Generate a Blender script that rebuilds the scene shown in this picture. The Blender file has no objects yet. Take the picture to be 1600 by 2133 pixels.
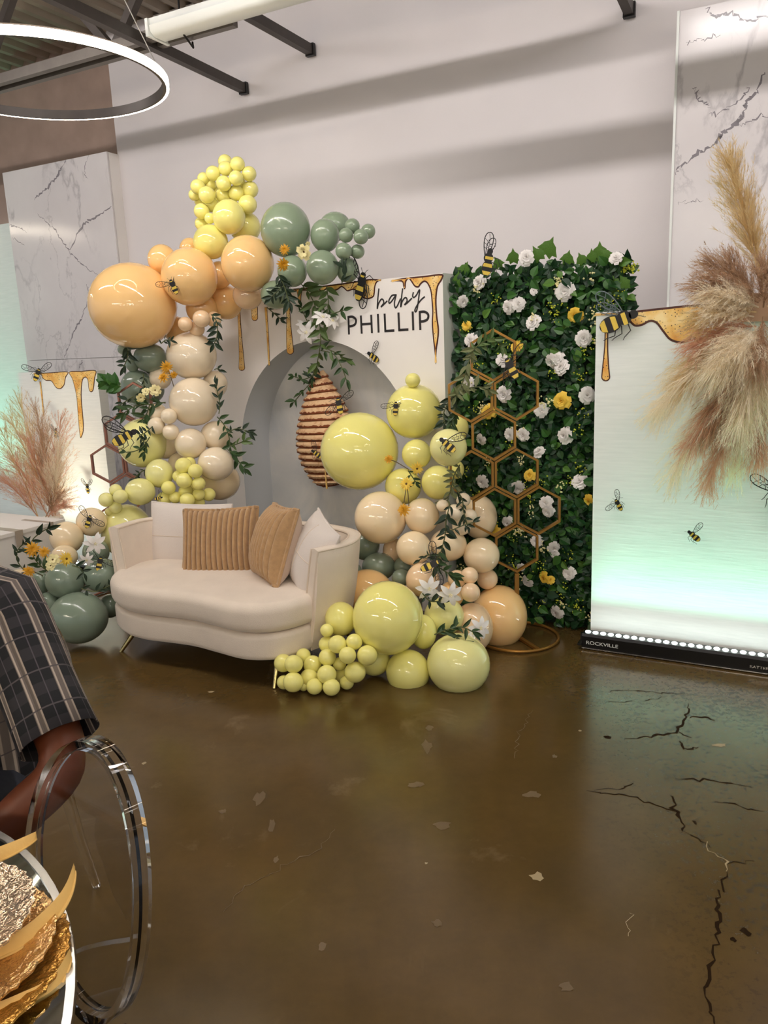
import bpy, bmesh, math, random
from mathutils import Vector, Matrix, Euler
from mathutils.geometry import tessellate_polygon
random.seed(7)
SC = bpy.context.scene
COL = SC.collection
PI = math.pi
# ------------------------------------------------------------------ camera
FPX, CX, CY, CAMH = 1620.0, 800.0, 1066.5, 1.6
ROLL = math.radians(2.25)
PITCH = math.atan((CY - 722.0) * math.cos(ROLL) / FPX)
F = Vector((0, math.cos(PITCH), -math.sin(PITCH)))
_R0 = Vector((1, 0, 0)); _U0 = _R0.cross(F)
R = _R0 * math.cos(ROLL) - _U0 * math.sin(ROLL)
U = _U0 * math.cos(ROLL) + _R0 * math.sin(ROLL)
C0 = Vector((0, 0, CAMH))
cam_d = bpy.data.cameras.new('camera')
cam = bpy.data.objects.new('camera', cam_d); COL.objects.link(cam)
cam_d.sensor_fit = 'VERTICAL'; cam_d.sensor_height = 36.0; cam_d.sensor_width = 36.0
cam_d.lens = FPX / 2133.0 * 36.0
cam_d.clip_start = 0.05; cam_d.clip_end = 100
cam.matrix_world = Matrix(((R.x, U.x, -F.x, C0.x), (R.y, U.y, -F.y, C0.y), (R.z, U.z, -F.z, C0.z), (0, 0, 0, 1)))
SC.camera = cam
# ------------------------------------------------------------------ view, world
SC.view_settings.view_transform = 'Standard'
SC.view_settings.look = 'None'
SC.view_settings.gamma = 1.0
SC.view_settings.use_curve_mapping = False
SC.view_settings.exposure = -0.04
W = bpy.data.worlds.new('world'); SC.world = W; W.use_nodes = True
W.node_tree.nodes['Background'].inputs[0].default_value = (0.80, 0.88, 1.0, 1)
W.node_tree.nodes['Background'].inputs[1].default_value = 0.45
LAMP_STRIP = 62.0      # emission of the unseen strip lamps added to light the room
LAMP_RING = 30.0        # emission of the ring lamps
LED_UP = 2.7          # watts of a floor light bar

# ------------------------------------------------------------------ geometry helpers
def ray(px, py):
    return (F * FPX + R * (px - CX) - U * (py - CY)).normalized()
def at(px, py, Y):
    d = ray(px, py); return C0 + d * (Y / d.y)
def atz(px, py, z):
    d = ray(px, py); return C0 + d * ((z - CAMH) / d.z)
def depth(P):
    return (P - C0).dot(F)
TH = math.radians(-28.0)
WU = Vector((math.cos(TH), math.sin(TH), 0))          # along the wall, to the right
WN = Vector((math.sin(TH), -math.cos(TH), 0))         # out of the wall, into the room
Z = Vector((0, 0, 1))
def wall(u, w, z):                                     # wall frame: u along, w away from the camera, z up
    return WU * u - WN * w + Z * z
def onw(px, py, w):
    d = ray(px, py); return C0 + d * (w / (-d.dot(WN)))
def srgb(r, g, b):
    f = lambda c: (c / 255 / 12.92) if c / 255 <= 0.04045 else ((c / 255 + 0.055) / 1.055) ** 2.4
    return (f(r), f(g), f(b), 1)
WMX = {}
def mat_of(o):
    return WMX.get(o.name, Matrix.Identity(4))
def tag(o, label=None, cat=None, group=None, kind=None):
    if label: o['label'] = label
    if cat: o['category'] = cat
    if group: o['group'] = group
    if kind: o['kind'] = kind
    return o
def thing(name, loc, label, cat, group=None, rot=None):
    o = bpy.data.objects.new(name, None); COL.objects.link(o)
    o.empty_display_size = 0.05
    M = Matrix.Translation(loc) @ (rot.to_4x4() if rot else Matrix.Identity(4))
    o.matrix_basis = M; WMX[o.name] = M
    return tag(o, label, cat, group)
def inst(name, me, M, parent=None):
    o = bpy.data.objects.new(name, me); COL.objects.link(o)
    if parent:
        o.parent = parent; o.matrix_basis = mat_of(parent).inverted() @ M
    else:
        o.matrix_basis = M
    WMX[o.name] = M
    return o
class MB:
    def __init__(s): s.v = []; s.f = []; s.uv = {}
    def add(s, vs, fs):
        b = len(s.v); s.v += [Vector(v) for v in vs]; s.f += [tuple(b + i for i in f) for f in fs]; return b
    def box(s, c, sx, sy, sz, ax=None, ay=None, az=None):
        ax = ax or Vector((1, 0, 0)); ay = ay or Vector((0, 1, 0)); az = az or Z
        c = Vector(c)
        P = [c + ax * (i * sx / 2) + ay * (j * sy / 2) + az * (k * sz / 2) for k in (-1, 1) for j in (-1, 1) for i in (-1, 1)]
        s.add(P, [(0, 2, 3, 1), (4, 5, 7, 6), (0, 1, 5, 4), (2, 6, 7, 3), (0, 4, 6, 2), (1, 3, 7, 5)]); return s
    def tube(s, pts, r, n=8, closed=False, cap=True, flat=None):
        pts = [Vector(p) for p in pts]; m = len(pts)
        rs = r if isinstance(r, (list, tuple)) else [r] * m
        prev = None; rings = []
        for i, p in enumerate(pts):
            if closed: t = pts[(i + 1) % m] - pts[i - 1]
            else: t = pts[min(i + 1, m - 1)] - pts[max(i - 1, 0)]
            t = t.normalized() if t.length > 1e-9 else Vector((0, 0, 1))
            if prev is None:
                a = t.orthogonal().normalized() if flat is None else flat
                a = (a - t * a.dot(t)).normalized()
            else:
                a = prev - t * prev.dot(t)
                a = a.normalized() if a.length > 1e-6 else t.orthogonal().normalized()
            prev = a; b = t.cross(a)
            rings.append([p + (a * math.cos(2 * PI * k / n) + b * math.sin(2 * PI * k / n)) * rs[i] for k in range(n)])
        base = len(s.v)
        for rg in rings: s.v += rg
        L = m if closed else m - 1
        for i in range(L):
            for k in range(n):
                a0 = base + i * n + k; a1 = base + i * n + (k + 1) % n
                b0 = base + ((i + 1) % m) * n + k; b1 = base + ((i + 1) % m) * n + (k + 1) % n
                s.f.append((a0, a1, b1, b0))
        if cap and not closed:
            s.f.append(tuple(base + k for k in range(n))[::-1]); s.f.append(tuple(base + (m - 1) * n + k for k in range(n)))
        return s
    def ribbon(s, pts, w, nrm):
        pts = [Vector(p) for p in pts]; m = len(pts); ws = w if isinstance(w, (list, tuple)) else [w] * m
        base = len(s.v)
        for i, p in enumerate(pts):
            t = (pts[min(i + 1, m - 1)] - pts[max(i - 1, 0)]).normalized(); b = nrm.cross(t).normalized()
            s.v += [p - b * ws[i] / 2, p + b * ws[i] / 2]
        for i in range(m - 1):
            s.f.append((base + 2 * i, base + 2 * i + 2, base + 2 * i + 3, base + 2 * i + 1))
        return s
    def lathe(s, prof, n=24, M=None, a0=0, a1=2 * PI):
        base = len(s.v); M = M or Matrix.Identity(4)
        full = abs(a1 - a0 - 2 * PI) < 1e-6
        nn = n if full else n + 1
        for (r, z) in prof:
            for k in range(nn):
                a = a0 + (a1 - a0) * k / n
                s.v.append(M @ Vector((r * math.cos(a), r * math.sin(a), z)))
        for i in range(len(prof) - 1):
            for k in range(n):
                k1 = (k + 1) % nn
                s.f.append((base + i * nn + k, base + i * nn + k1, base + (i + 1) * nn + k1, base + (i + 1) * nn + k))
        return s
    def grid(s, fn, nu, nv, cu=False, cv=False):
        base = len(s.v)
        for j in range(nv):
            for i in range(nu):
                s.v.append(Vector(fn(i / (nu if cu else nu - 1), j / (nv if cv else nv - 1))))
        for j in range(nv if cv else nv - 1):
            for i in range(nu if cu else nu - 1):
                i1 = (i + 1) % nu; j1 = (j + 1) % nv
                s.f.append((base + j * nu + i, base + j * nu + i1, base + j1 * nu + i1, base + j1 * nu + i))
        return s
    def poly(s, pts, nrm, thick):
        # extruded flat polygon: pts in order, front face displaced along nrm
        pts = [Vector(p) for p in pts]; m = len(pts); base = len(s.v)
        s.v += pts + [p + nrm * thick for p in pts]
        for a, b_, c in tessellate_polygon([pts]):
            s.f.append((base + m + a, base + m + b_, base + m + c)); s.f.append((base + c, base + b_, base + a))
        for i in range(m):
            j = (i + 1) % m; s.f.append((base + i, base + j, base + m + j, base + m + i))
        return s
    def mesh(s, name, mat, smooth=True, M=None, uvs=None):
        me = bpy.data.meshes.new(name)
        vs = [(M @ v) if M else v for v in s.v]
        me.from_pydata([tuple(v) for v in vs], [], s.f)
        bm = bmesh.new(); bm.from_mesh(me)
        ng = [f for f in bm.faces if len(f.verts) > 4]
        if ng: bmesh.ops.triangulate(bm, faces=ng)
        bmesh.ops.recalc_face_normals(bm, faces=bm.faces)
        bm.to_mesh(me); bm.free()
        if smooth:
            me.polygons.foreach_set('use_smooth', [True] * len(me.polygons))
            try: me.set_sharp_from_angle(angle=math.radians(45))
            except Exception: pass
        ms = mat if isinstance(mat, (list, tuple)) else [mat]
        for m_ in ms: me.materials.append(MT[m_] if isinstance(m_, str) else m_)
        me.update()
        return me
    def build(s, name, mat, parent=None, smooth=True, origin=None):
        if parent:
            me = s.mesh(name, mat, smooth, mat_of(parent).inverted())
            o = bpy.data.objects.new(name, me); COL.objects.link(o); o.parent = parent
            WMX[o.name] = mat_of(parent)
        else:
            if origin is None:
                xs = [v.x for v in s.v]; ys = [v.y for v in s.v]; zs = [v.z for v in s.v]
                origin = Vector(((min(xs) + max(xs)) / 2, (min(ys) + max(ys)) / 2, min(zs)))
            M = Matrix.Translation(origin)
            me = s.mesh(name, mat, smooth, M.inverted())
            o = bpy.data.objects.new(name, me); COL.objects.link(o); o.matrix_basis = M; WMX[o.name] = M
        return o
def frame(x, y, z, o):
    return Matrix(((x.x, y.x, z.x, o.x), (x.y, y.y, z.y, o.y), (x.z, y.z, z.z, o.z), (0, 0, 0, 1)))
def catmull(pts, n=6, closed=False):
    pts = [Vector(p) for p in pts]; m = len(pts); out = []
    L = m if closed else m - 1
    for i in range(L):
        p0 = pts[(i - 1) % m] if (closed or i > 0) else pts[0]
        p1 = pts[i]; p2 = pts[(i + 1) % m]
        p3 = pts[(i + 2) % m] if (closed or i + 2 < m) else pts[m - 1]
        for k in range(n):
            t = k / n
            out.append(0.5 * ((2 * p1) + (p2 - p0) * t + (2 * p0 - 5 * p1 + 4 * p2 - p3) * t * t + (3 * p1 - p0 - 3 * p2 + p3) * t ** 3))
    if not closed: out.append(pts[-1])
    return out
# ------------------------------------------------------------------ materials
MT = {}
def M_(name, col, rough=0.5, metal=0.0, spec=0.5, noise=0.0, nscale=20, bump=0.0, bscale=60, trans=0.0, ior=1.45, coat=0.0, sss=0.0, sheen=0.0, emit=None, estr=0, alpha=1):
    m = bpy.data.materials.new(name); m.use_nodes = True; nt = m.node_tree; b = nt.nodes['Principled BSDF']
    c = col if len(col) == 4 else (*col, 1)
    b.inputs['Base Color'].default_value = c
    b.inputs['Roughness'].default_value = rough; b.inputs['Metallic'].default_value = metal
    b.inputs['Specular IOR Level'].default_value = spec
    b.inputs['Transmission Weight'].default_value = trans; b.inputs['IOR'].default_value = ior
    b.inputs['Coat Weight'].default_value = coat; b.inputs['Coat Roughness'].default_value = 0.05
    if sheen: b.inputs['Sheen Weight'].default_value = sheen; b.inputs['Sheen Roughness'].default_value = 0.4
    if sss: b.inputs['Subsurface Weight'].default_value = sss; b.inputs['Subsurface Radius'].default_value = (0.03, 0.03, 0.03); b.inputs['Subsurface Scale'].default_value = 0.4
    if emit: b.inputs['Emission Color'].default_value = (*emit[:3], 1); b.inputs['Emission Strength'].default_value = estr
    tc = nt.nodes.new('ShaderNodeTexCoord')
    if noise:
        n = nt.nodes.new('ShaderNodeTexNoise'); n.inputs['Scale'].default_value = nscale; n.inputs['Detail'].default_value = 5
        nt.links.new(tc.outputs['Object'], n.inputs['Vector'])
        r = nt.nodes.new('ShaderNodeValToRGB'); r.color_ramp.elements[0].position = 0.3; r.color_ramp.elements[1].position = 0.7
        r.color_ramp.elements[0].color = (*[x * (1 - noise) for x in c[:3]], 1); r.color_ramp.elements[1].color = (*[min(1, x * (1 + noise)) for x in c[:3]], 1)
        nt.links.new(n.outputs['Fac'], r.inputs['Fac']); nt.links.new(r.outputs['Color'], b.inputs['Base Color'])
    if bump:
        n2 = nt.nodes.new('ShaderNodeTexNoise'); n2.inputs['Scale'].default_value = bscale; n2.inputs['Detail'].default_value = 4
        nt.links.new(tc.outputs['Object'], n2.inputs['Vector'])
        bp = nt.nodes.new('ShaderNodeBump'); bp.inputs['Strength'].default_value = bump; bp.inputs['Distance'].default_value = 0.01
        nt.links.new(n2.outputs['Fac'], bp.inputs['Height']); nt.links.new(bp.outputs['Normal'], b.inputs['Normal'])
    MT[name] = m; return m
def node(nt, kind, **kw):
    n = nt.nodes.new(kind)
    for k, v in kw.items():
        if k in n.inputs: n.inputs[k].default_value = v
        else: setattr(n, k, v)
    return n
def ramp(nt, stops, interp='LINEAR'):
    r = nt.nodes.new('ShaderNodeValToRGB'); r.color_ramp.interpolation = interp
    e = r.color_ramp.elements
    while len(e) < len(stops): e.new(0.5)
    for i, (p, c) in enumerate(stops):
        e[i].position = p; e[i].color = c if len(c) == 4 else (*c, 1)
    return r
def mixc(nt, fac, a, b, mode='MIX'):
    m = nt.nodes.new('ShaderNodeMix'); m.data_type = 'RGBA'; m.blend_type = mode
    for sock, val in ((m.inputs[0], fac), (m.inputs[6], a), (m.inputs[7], b)):
        if hasattr(val, 'is_output') or isinstance(val, bpy.types.NodeSocket): nt.links.new(val, sock)
        else: sock.default_value = val
    return m.outputs[2]

M_('wall_paint', srgb(226, 221, 222), 0.6, noise=0.015, nscale=3, bump=0.05, bscale=120)
M_('dark_wall', srgb(168, 146, 134), 0.25, noise=0.12, nscale=4, bump=0.1, bscale=30)
M_('deck', srgb(150, 138, 124), 0.5, metal=0.3, noise=0.1, nscale=6)
M_('steel_dark', srgb(74, 68, 64), 0.45, metal=0.4, noise=0.1, nscale=15)
M_('steel_black', srgb(28, 27, 28), 0.4, metal=0.3)
M_('steel_grey', srgb(110, 104, 98), 0.4, metal=0.5, noise=0.08, nscale=12)
M_('lamp_white', srgb(236, 240, 236), 0.35, coat=0.2)
M_('cable', srgb(200, 195, 188), 0.3, metal=0.8)
M_('black_plastic', srgb(14, 15, 17), 0.3, coat=0.2)
M_('silver', srgb(200, 200, 200), 0.2, metal=1.0)
M_('white_card', srgb(240, 236, 232), 0.55, noise=0.015, nscale=5)
M_('panel_side', srgb(214, 220, 208), 0.6)
M_('niche_grey', srgb(204, 208, 211), 0.6, noise=0.03, nscale=3)
M_('print_dark', srgb(40, 36, 36), 0.6)
M_('honey_edge', srgb(74, 30, 12), 0.4, noise=0.2, nscale=30)
M_('sofa', srgb(232, 218, 202), 0.85, noise=0.035, nscale=9, bump=0.25, bscale=260, sheen=0.35)
M_('sofa_seam', srgb(224, 208, 190), 0.85)
M_('pillow_white', srgb(232, 222, 214), 0.85, bump=0.5, bscale=420, sheen=0.2)
M_('pillow_brown', srgb(190, 152, 108), 0.9, noise=0.1, nscale=40, bump=0.6, bscale=300, sheen=0.5)
M_('pillow_back', srgb(206, 184, 164), 0.85, bump=0.2, bscale=300, sheen=0.3)
M_('gold_leg', srgb(196, 176, 120), 0.22, metal=1.0)
M_('gold_frame', srgb(176, 128, 62), 0.35, metal=0.75, noise=0.06, nscale=20)
M_('rose_frame', srgb(168, 116, 98), 0.35, metal=0.75, noise=0.06, nscale=20)
for nm, c in (('yellow', (247, 240, 146)), ('paleyellow', (243, 239, 164)), ('peach', (252, 208, 144)), ('palepeach', (248, 216, 176)),
              ('cream', (248, 226, 188)), ('white', (244, 228, 200)), ('sage', (142, 160, 134)), ('darksage', (134, 150, 132))):
    M_('balloon_' + nm, srgb(*c), 0.07 if 'sage' not in nm else 0.2, spec=0.6, coat=0.35, noise=0.012, nscale=3, sss=0.12)
M_('bee_black', srgb(22, 21, 22), 0.45)
M_('bee_grey', srgb(92, 104, 108), 0.45)
M_('leaf_a', srgb(52, 78, 40), 0.45, noise=0.25, nscale=30)
M_('leaf_b', srgb(86, 108, 58), 0.45, noise=0.2, nscale=30)
M_('leaf_c', srgb(40, 58, 40), 0.5, noise=0.2, nscale=30)
M_('leaf_olive', srgb(112, 118, 78), 0.5, noise=0.2, nscale=30)
M_('ivy_a', srgb(30, 68, 27), 0.42, noise=0.3, nscale=25)
M_('ivy_b', srgb(50, 94, 34), 0.42, noise=0.3, nscale=25)
M_('ivy_c', srgb(20, 54, 28), 0.42, noise=0.3, nscale=25)
M_('ivy_d', srgb(78, 116, 42), 0.45, noise=0.25, nscale=25)
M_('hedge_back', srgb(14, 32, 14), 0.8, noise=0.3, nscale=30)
M_('stem', srgb(84, 92, 52), 0.55)
M_('stem_brown', srgb(98, 84, 52), 0.6)
M_('petal_white', srgb(244, 240, 236), 0.6, noise=0.03, nscale=30, sss=0.1)
M_('petal_cream', srgb(244, 234, 176), 0.6, noise=0.05, nscale=30)
M_('petal_yellow', srgb(244, 208, 80), 0.6, noise=0.1, nscale=30)
M_('petal_gold', srgb(216, 158, 32), 0.6, noise=0.18, nscale=40)
M_('flower_eye', srgb(90, 62, 20), 0.7)
M_('bud_yellow', srgb(196, 204, 60), 0.6)
M_('pampas_tan', srgb(234, 212, 164), 0.9)
M_('pampas_cream', srgb(250, 240, 218), 0.9)
M_('pampas_brown', srgb(202, 170, 140), 0.9)
M_('pampas_rose', srgb(234, 190, 162), 0.9)
M_('mirror_top', srgb(186, 192, 188), 0.03, metal=1.0)
M_('clear', (1, 1, 1, 1), 0.0, trans=1.0, ior=1.3)
M_('hammered_gold', srgb(222, 184, 126), 0.16, metal=0.85, bump=0.9, bscale=70)
M_('hammered_amber', srgb(188, 138, 60), 0.2, metal=0.7, bump=0.8, bscale=60)
M_('hammered_clear', srgb(230, 206, 174), 0.13, metal=0.9, bump=1.0, bscale=55)
M_('glass_plate', srgb(214, 190, 162), 0.08, metal=0.3, bump=0.1, bscale=10)
M_('napkin', srgb(226, 184, 108), 0.6, bump=0.1, bscale=90)
M_('skin_dark', srgb(96, 46, 20), 0.5, noise=0.08, nscale=12, sss=0.1)
M_('hair_black', srgb(18, 15, 14), 0.6)
M_('trousers', srgb(36, 38, 50), 0.8, noise=0.1, nscale=60)
M_('shoe', srgb(30, 26, 24), 0.4)
M_('eye_white', srgb(230, 226, 220), 0.3)
M_('tape', srgb(176, 164, 150), 0.4)
M_('ledlens', (1, 1, 1, 1), 0.2, emit=(0.86, 1.0, 0.94), estr=14.0)
M_('ring_light', (1, 1, 1, 1), 0.4, emit=(1.0, 0.86, 0.68), estr=LAMP_RING)
M_('strip_light', (1, 1, 1, 1), 0.4, emit=(1.0, 0.93, 0.90), estr=LAMP_STRIP)
M_('rear_fill_strip', (1, 1, 1, 1), 0.4, emit=(1.0, 0.85, 0.66), estr=LAMP_STRIP * 0.95)
M_('bulb_light', (1, 1, 1, 1), 0.4, emit=(1.0, 0.9, 0.75), estr=45.0)
M_('disc_light', (1, 1, 1, 1), 0.4, emit=(1.0, 0.95, 0.9), estr=6.0)

for _n in ('tan', 'cream', 'brown', 'rose'):
    _nt = MT['pampas_' + _n].node_tree; _b = _nt.nodes['Principled BSDF']; _o = _nt.nodes['Material Output']
    _t = _nt.nodes.new('ShaderNodeBsdfTranslucent'); _t.inputs['Color'].default_value = _b.inputs['Base Color'].default_value
    _x = _nt.nodes.new('ShaderNodeMixShader'); _x.inputs[0].default_value = 0.4
    _nt.links.new(_b.outputs[0], _x.inputs[1]); _nt.links.new(_t.outputs[0], _x.inputs[2]); _nt.links.new(_x.outputs[0], _o.inputs['Surface'])
def mat_floor():
    m = bpy.data.materials.new('polished_concrete'); m.use_nodes = True; nt = m.node_tree; b = nt.nodes['Principled BSDF']
    L = nt.links; tc = node(nt, 'ShaderNodeTexCoord')
    n1 = node(nt, 'ShaderNodeTexNoise', Scale=0.9, Detail=6, Roughness=0.6); L.new(tc.outputs['Object'], n1.inputs['Vector'])
    r1 = ramp(nt, [(0.25, srgb(72, 56, 28)), (0.5, srgb(86, 67, 34)), (0.75, srgb(96, 76, 44))]); L.new(n1.outputs['Fac'], r1.inputs['Fac'])
    n2 = node(nt, 'ShaderNodeTexNoise', Scale=7, Detail=8, Roughness=0.7); L.new(tc.outputs['Object'], n2.inputs['Vector'])
    r2 = ramp(nt, [(0.25, (0.82, 0.82, 0.82)), (0.75, (1.12, 1.1, 1.08))]); L.new(n2.outputs['Fac'], r2.inputs['Fac'])
    c = mixc(nt, 1.0, r1.outputs['Color'], r2.outputs['Color'], 'MULTIPLY')
    # pale scuffs
    n3 = node(nt, 'ShaderNodeTexNoise', Scale=2.6, Detail=7, Roughness=0.62, Distortion=0.6); L.new(tc.outputs['Object'], n3.inputs['Vector'])
    r3 = ramp(nt, [(0.60, (0, 0, 0)), (0.80, (0.4, 0.4, 0.4))]); L.new(n3.outputs['Fac'], r3.inputs['Fac'])
    c = mixc(nt, r3.outputs['Color'], c, srgb(150, 130, 100))
    # pitted worn zone on the right of the floor
    sep = node(nt, 'ShaderNodeSeparateXYZ'); L.new(tc.outputs['Object'], sep.inputs[0])
    mr = node(nt, 'ShaderNodeMapRange'); mr.inputs['From Min'].default_value = 0.62; mr.inputs['From Max'].default_value = 1.25
    L.new(sep.outputs['X'], mr.inputs['Value'])
    n4 = node(nt, 'ShaderNodeTexNoise', Scale=42, Detail=6, Roughness=0.7); L.new(tc.outputs['Object'], n4.inputs['Vector'])
    n5 = node(nt, 'ShaderNodeTexNoise', Scale=2.4, Detail=3); L.new(tc.outputs['Object'], n5.inputs['Vector'])
    ma = node(nt, 'ShaderNodeMath', operation='MULTIPLY'); L.new(n5.outputs['Fac'], ma.inputs[0]); ma.inputs[1].default_value = 0.34
    ad = node(nt, 'ShaderNodeMath', operation='ADD'); L.new(n4.outputs['Fac'], ad.inputs[0]); L.new(ma.outputs[0], ad.inputs[1])
    r4 = ramp(nt, [(0.71, (0, 0, 0)), (0.78, (1, 1, 1))]); L.new(ad.outputs[0], r4.inputs['Fac'])
    mm = node(nt, 'ShaderNodeMath', operation='MULTIPLY'); L.new(r4.outputs['Color'], mm.inputs[0]); L.new(mr.outputs['Result'], mm.inputs[1])
    c = mixc(nt, mm.outputs[0], c, srgb(46, 34, 20))
    L.new(c, b.inputs['Base Color'])
    n6 = node(nt, 'ShaderNodeTexNoise', Scale=3.2, Detail=6); L.new(tc.outputs['Object'], n6.inputs['Vector'])
    r6 = ramp(nt, [(0.3, (0.15, 0.15, 0.15)), (0.7, (0.23, 0.23, 0.23))]); L.new(n6.outputs['Fac'], r6.inputs['Fac'])
    ro = mixc(nt, mm.outputs[0], r6.outputs['Color'], (0.38, 0.38, 0.38, 1)); L.new(ro, b.inputs['Roughness'])
    b.inputs['Specular IOR Level'].default_value = 0.5
    bp = node(nt, 'ShaderNodeBump', Strength=0.12, Distance=0.004); L.new(n2.outputs['Fac'], bp.inputs['Height']); L.new(bp.outputs['Normal'], b.inputs['Normal'])
    MT['floor'] = m
mat_floor()
def mat_marble():
    m = bpy.data.materials.new('marble_sheet'); m.use_nodes = True; nt = m.node_tree; b = nt.nodes['Principled BSDF']; L = nt.links
    tc = node(nt, 'ShaderNodeTexCoord')
    base = None
    n0 = node(nt, 'ShaderNodeTexNoise', Scale=1.3, Detail=5); L.new(tc.outputs['Object'], n0.inputs['Vector'])
    r0 = ramp(nt, [(0.3, srgb(232, 228, 228)), (0.7, srgb(214, 209, 210))]); L.new(n0.outputs['Fac'], r0.inputs['Fac'])
    c = r0.outputs['Color']
    for sc, wd, amt, col, off in ((1.1, 0.007, 0.42, srgb(130, 126, 132), 0.0), (2.3, 0.004, 0.4, srgb(150, 146, 150), 7.3)):
        mp = node(nt, 'ShaderNodeMapping'); mp.inputs['Location'].default_value = (off, off * 0.7, off * 0.3); mp.inputs['Rotation'].default_value = (0, 0.7, 0)
        mp.inputs['Scale'].default_value = (1.0, 1.0, 0.55)
        L.new(tc.outputs['Object'], mp.inputs['Vector'])
        n = node(nt, 'ShaderNodeTexNoise', Scale=sc, Detail=9, Roughness=0.58, Distortion=0.25); L.new(mp.outputs[0], n.inputs['Vector'])
        s_ = node(nt, 'ShaderNodeMath', operation='SUBTRACT'); L.new(n.outputs['Fac'], s_.inputs[0]); s_.inputs[1].default_value = 0.5
        a_ = node(nt, 'ShaderNodeMath', operation='ABSOLUTE'); L.new(s_.outputs[0], a_.inputs[0])
        r = ramp(nt, [(0.0, (amt, amt, amt)), (wd, (amt * 0.55,) * 3), (wd * 2.4, (0, 0, 0))]); L.new(a_.outputs[0], r.inputs['Fac'])
        nb = node(nt, 'ShaderNodeTexNoise', Scale=1.7, Detail=2); L.new(mp.outputs[0], nb.inputs['Vector'])
        rb = ramp(nt, [(0.46, (0, 0, 0)), (0.58, (1, 1, 1))]); L.new(nb.outputs['Fac'], rb.inputs['Fac'])
        mu = mixc(nt, 1.0, r.outputs['Color'], rb.outputs['Color'], 'MULTIPLY')
        c = mixc(nt, mu, c, col)
    L.new(c, b.inputs['Base Color']); b.inputs['Roughness'].default_value = 0.16
    MT['marble'] = m
mat_marble()
def mat_fabric(name, c0, c1):
    m = bpy.data.materials.new(name); m.use_nodes = True; nt = m.node_tree; b = nt.nodes['Principled BSDF']; L = nt.links
    tc = node(nt, 'ShaderNodeTexCoord'); mp = node(nt, 'ShaderNodeMapping'); mp.inputs['Scale'].default_value = (3, 3, 40); L.new(tc.outputs['Object'], mp.inputs['Vector'])
    n = node(nt, 'ShaderNodeTexNoise', Scale=2.2, Detail=6); L.new(mp.outputs[0], n.inputs['Vector'])
    r = ramp(nt, [(0.3, c0), (0.7, c1)]); L.new(n.outputs['Fac'], r.inputs['Fac']); L.new(r.outputs['Color'], b.inputs['Base Color'])
    b.inputs['Roughness'].default_value = 0.7
    bp = node(nt, 'ShaderNodeBump', Strength=0.25, Distance=0.004); L.new(n.outputs['Fac'], bp.inputs['Height']); L.new(bp.outputs['Normal'], b.inputs['Normal'])
    MT[name] = m
mat_fabric('banner_cloth', srgb(232, 236, 234), srgb(240, 243, 241))
def mat_honey():
    m = bpy.data.materials.new('honey_print'); m.use_nodes = True; nt = m.node_tree; b = nt.nodes['Principled BSDF']; L = nt.links
    tc = node(nt, 'ShaderNodeTexCoord')
    n = node(nt, 'ShaderNodeTexNoise', Scale=14, Detail=4); L.new(tc.outputs['Object'], n.inputs['Vector'])
    r = ramp(nt, [(0.3, srgb(224, 156, 66)), (0.5, srgb(242, 198, 112)), (0.7, srgb(250, 224, 164))]); L.new(n.outputs['Fac'], r.inputs['Fac'])
    v = node(nt, 'ShaderNodeTexVoronoi', Scale=75); L.new(tc.outputs['Object'], v.inputs['Vector'])
    r2 = ramp(nt, [(0.16, (1, 1, 1)), (0.24, (0, 0, 0))]); L.new(v.outputs['Distance'], r2.inputs['Fac'])
    c = mixc(nt, r2.outputs['Color'], r.outputs['Color'], srgb(60, 24, 8)); L.new(c, b.inputs['Base Color']); b.inputs['Roughness'].default_value = 0.4
    MT['honey'] = m
mat_honey()
def mat_glitter():
    m = bpy.data.materials.new('gold_glitter'); m.use_nodes = True; nt = m.node_tree; b = nt.nodes['Principled BSDF']; L = nt.links
    tc = node(nt, 'ShaderNodeTexCoord'); v = node(nt, 'ShaderNodeTexVoronoi', Scale=700); L.new(tc.outputs['Object'], v.inputs['Vector'])
    r = ramp(nt, [(0.0, srgb(150, 112, 20)), (0.6, srgb(232, 200, 70)), (1.0, srgb(255, 240, 150))]); L.new(v.outputs['Color'], r.inputs['Fac']); L.new(r.outputs['Color'], b.inputs['Base Color'])
    b.inputs['Roughness'].default_value = 0.4; b.inputs['Metallic'].default_value = 0.3
    MT['glitter'] = m
mat_glitter()
def mat_hive(name, a, c):
    m = bpy.data.materials.new(name); m.use_nodes = True; nt = m.node_tree; b = nt.nodes['Principled BSDF']; L = nt.links
    tc = node(nt, 'ShaderNodeTexCoord'); n = node(nt, 'ShaderNodeTexNoise', Scale=16, Detail=5, Roughness=0.65, Distortion=0.4); L.new(tc.outputs['Object'], n.inputs['Vector'])
    r = ramp(nt, [(0.38, a), (0.5, c)]); L.new(n.outputs['Fac'], r.inputs['Fac']); L.new(r.outputs['Color'], b.inputs['Base Color']); b.inputs['Roughness'].default_value = 0.7
    MT[name] = m
mat_hive('hive_light', srgb(206, 152, 108), srgb(232, 194, 150))
mat_hive('hive_dark', srgb(98, 44, 16), srgb(132, 66, 28))
def mat_cloud():
    m = bpy.data.materials.new('niche_clouds'); m.use_nodes = True; nt = m.node_tree; b = nt.nodes['Principled BSDF']; L = nt.links
    tc = node(nt, 'ShaderNodeTexCoord'); n = node(nt, 'ShaderNodeTexNoise', Scale=2.2, Detail=6, Distortion=0.8); L.new(tc.outputs['Object'], n.inputs['Vector'])
    r = ramp(nt, [(0.32, srgb(206, 210, 214)), (0.62, srgb(238, 236, 232))]); L.new(n.outputs['Fac'], r.inputs['Fac']); L.new(r.outputs['Color'], b.inputs['Base Color']); b.inputs['Roughness'].default_value = 0.6
    MT['clouds'] = m
mat_cloud()
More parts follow.
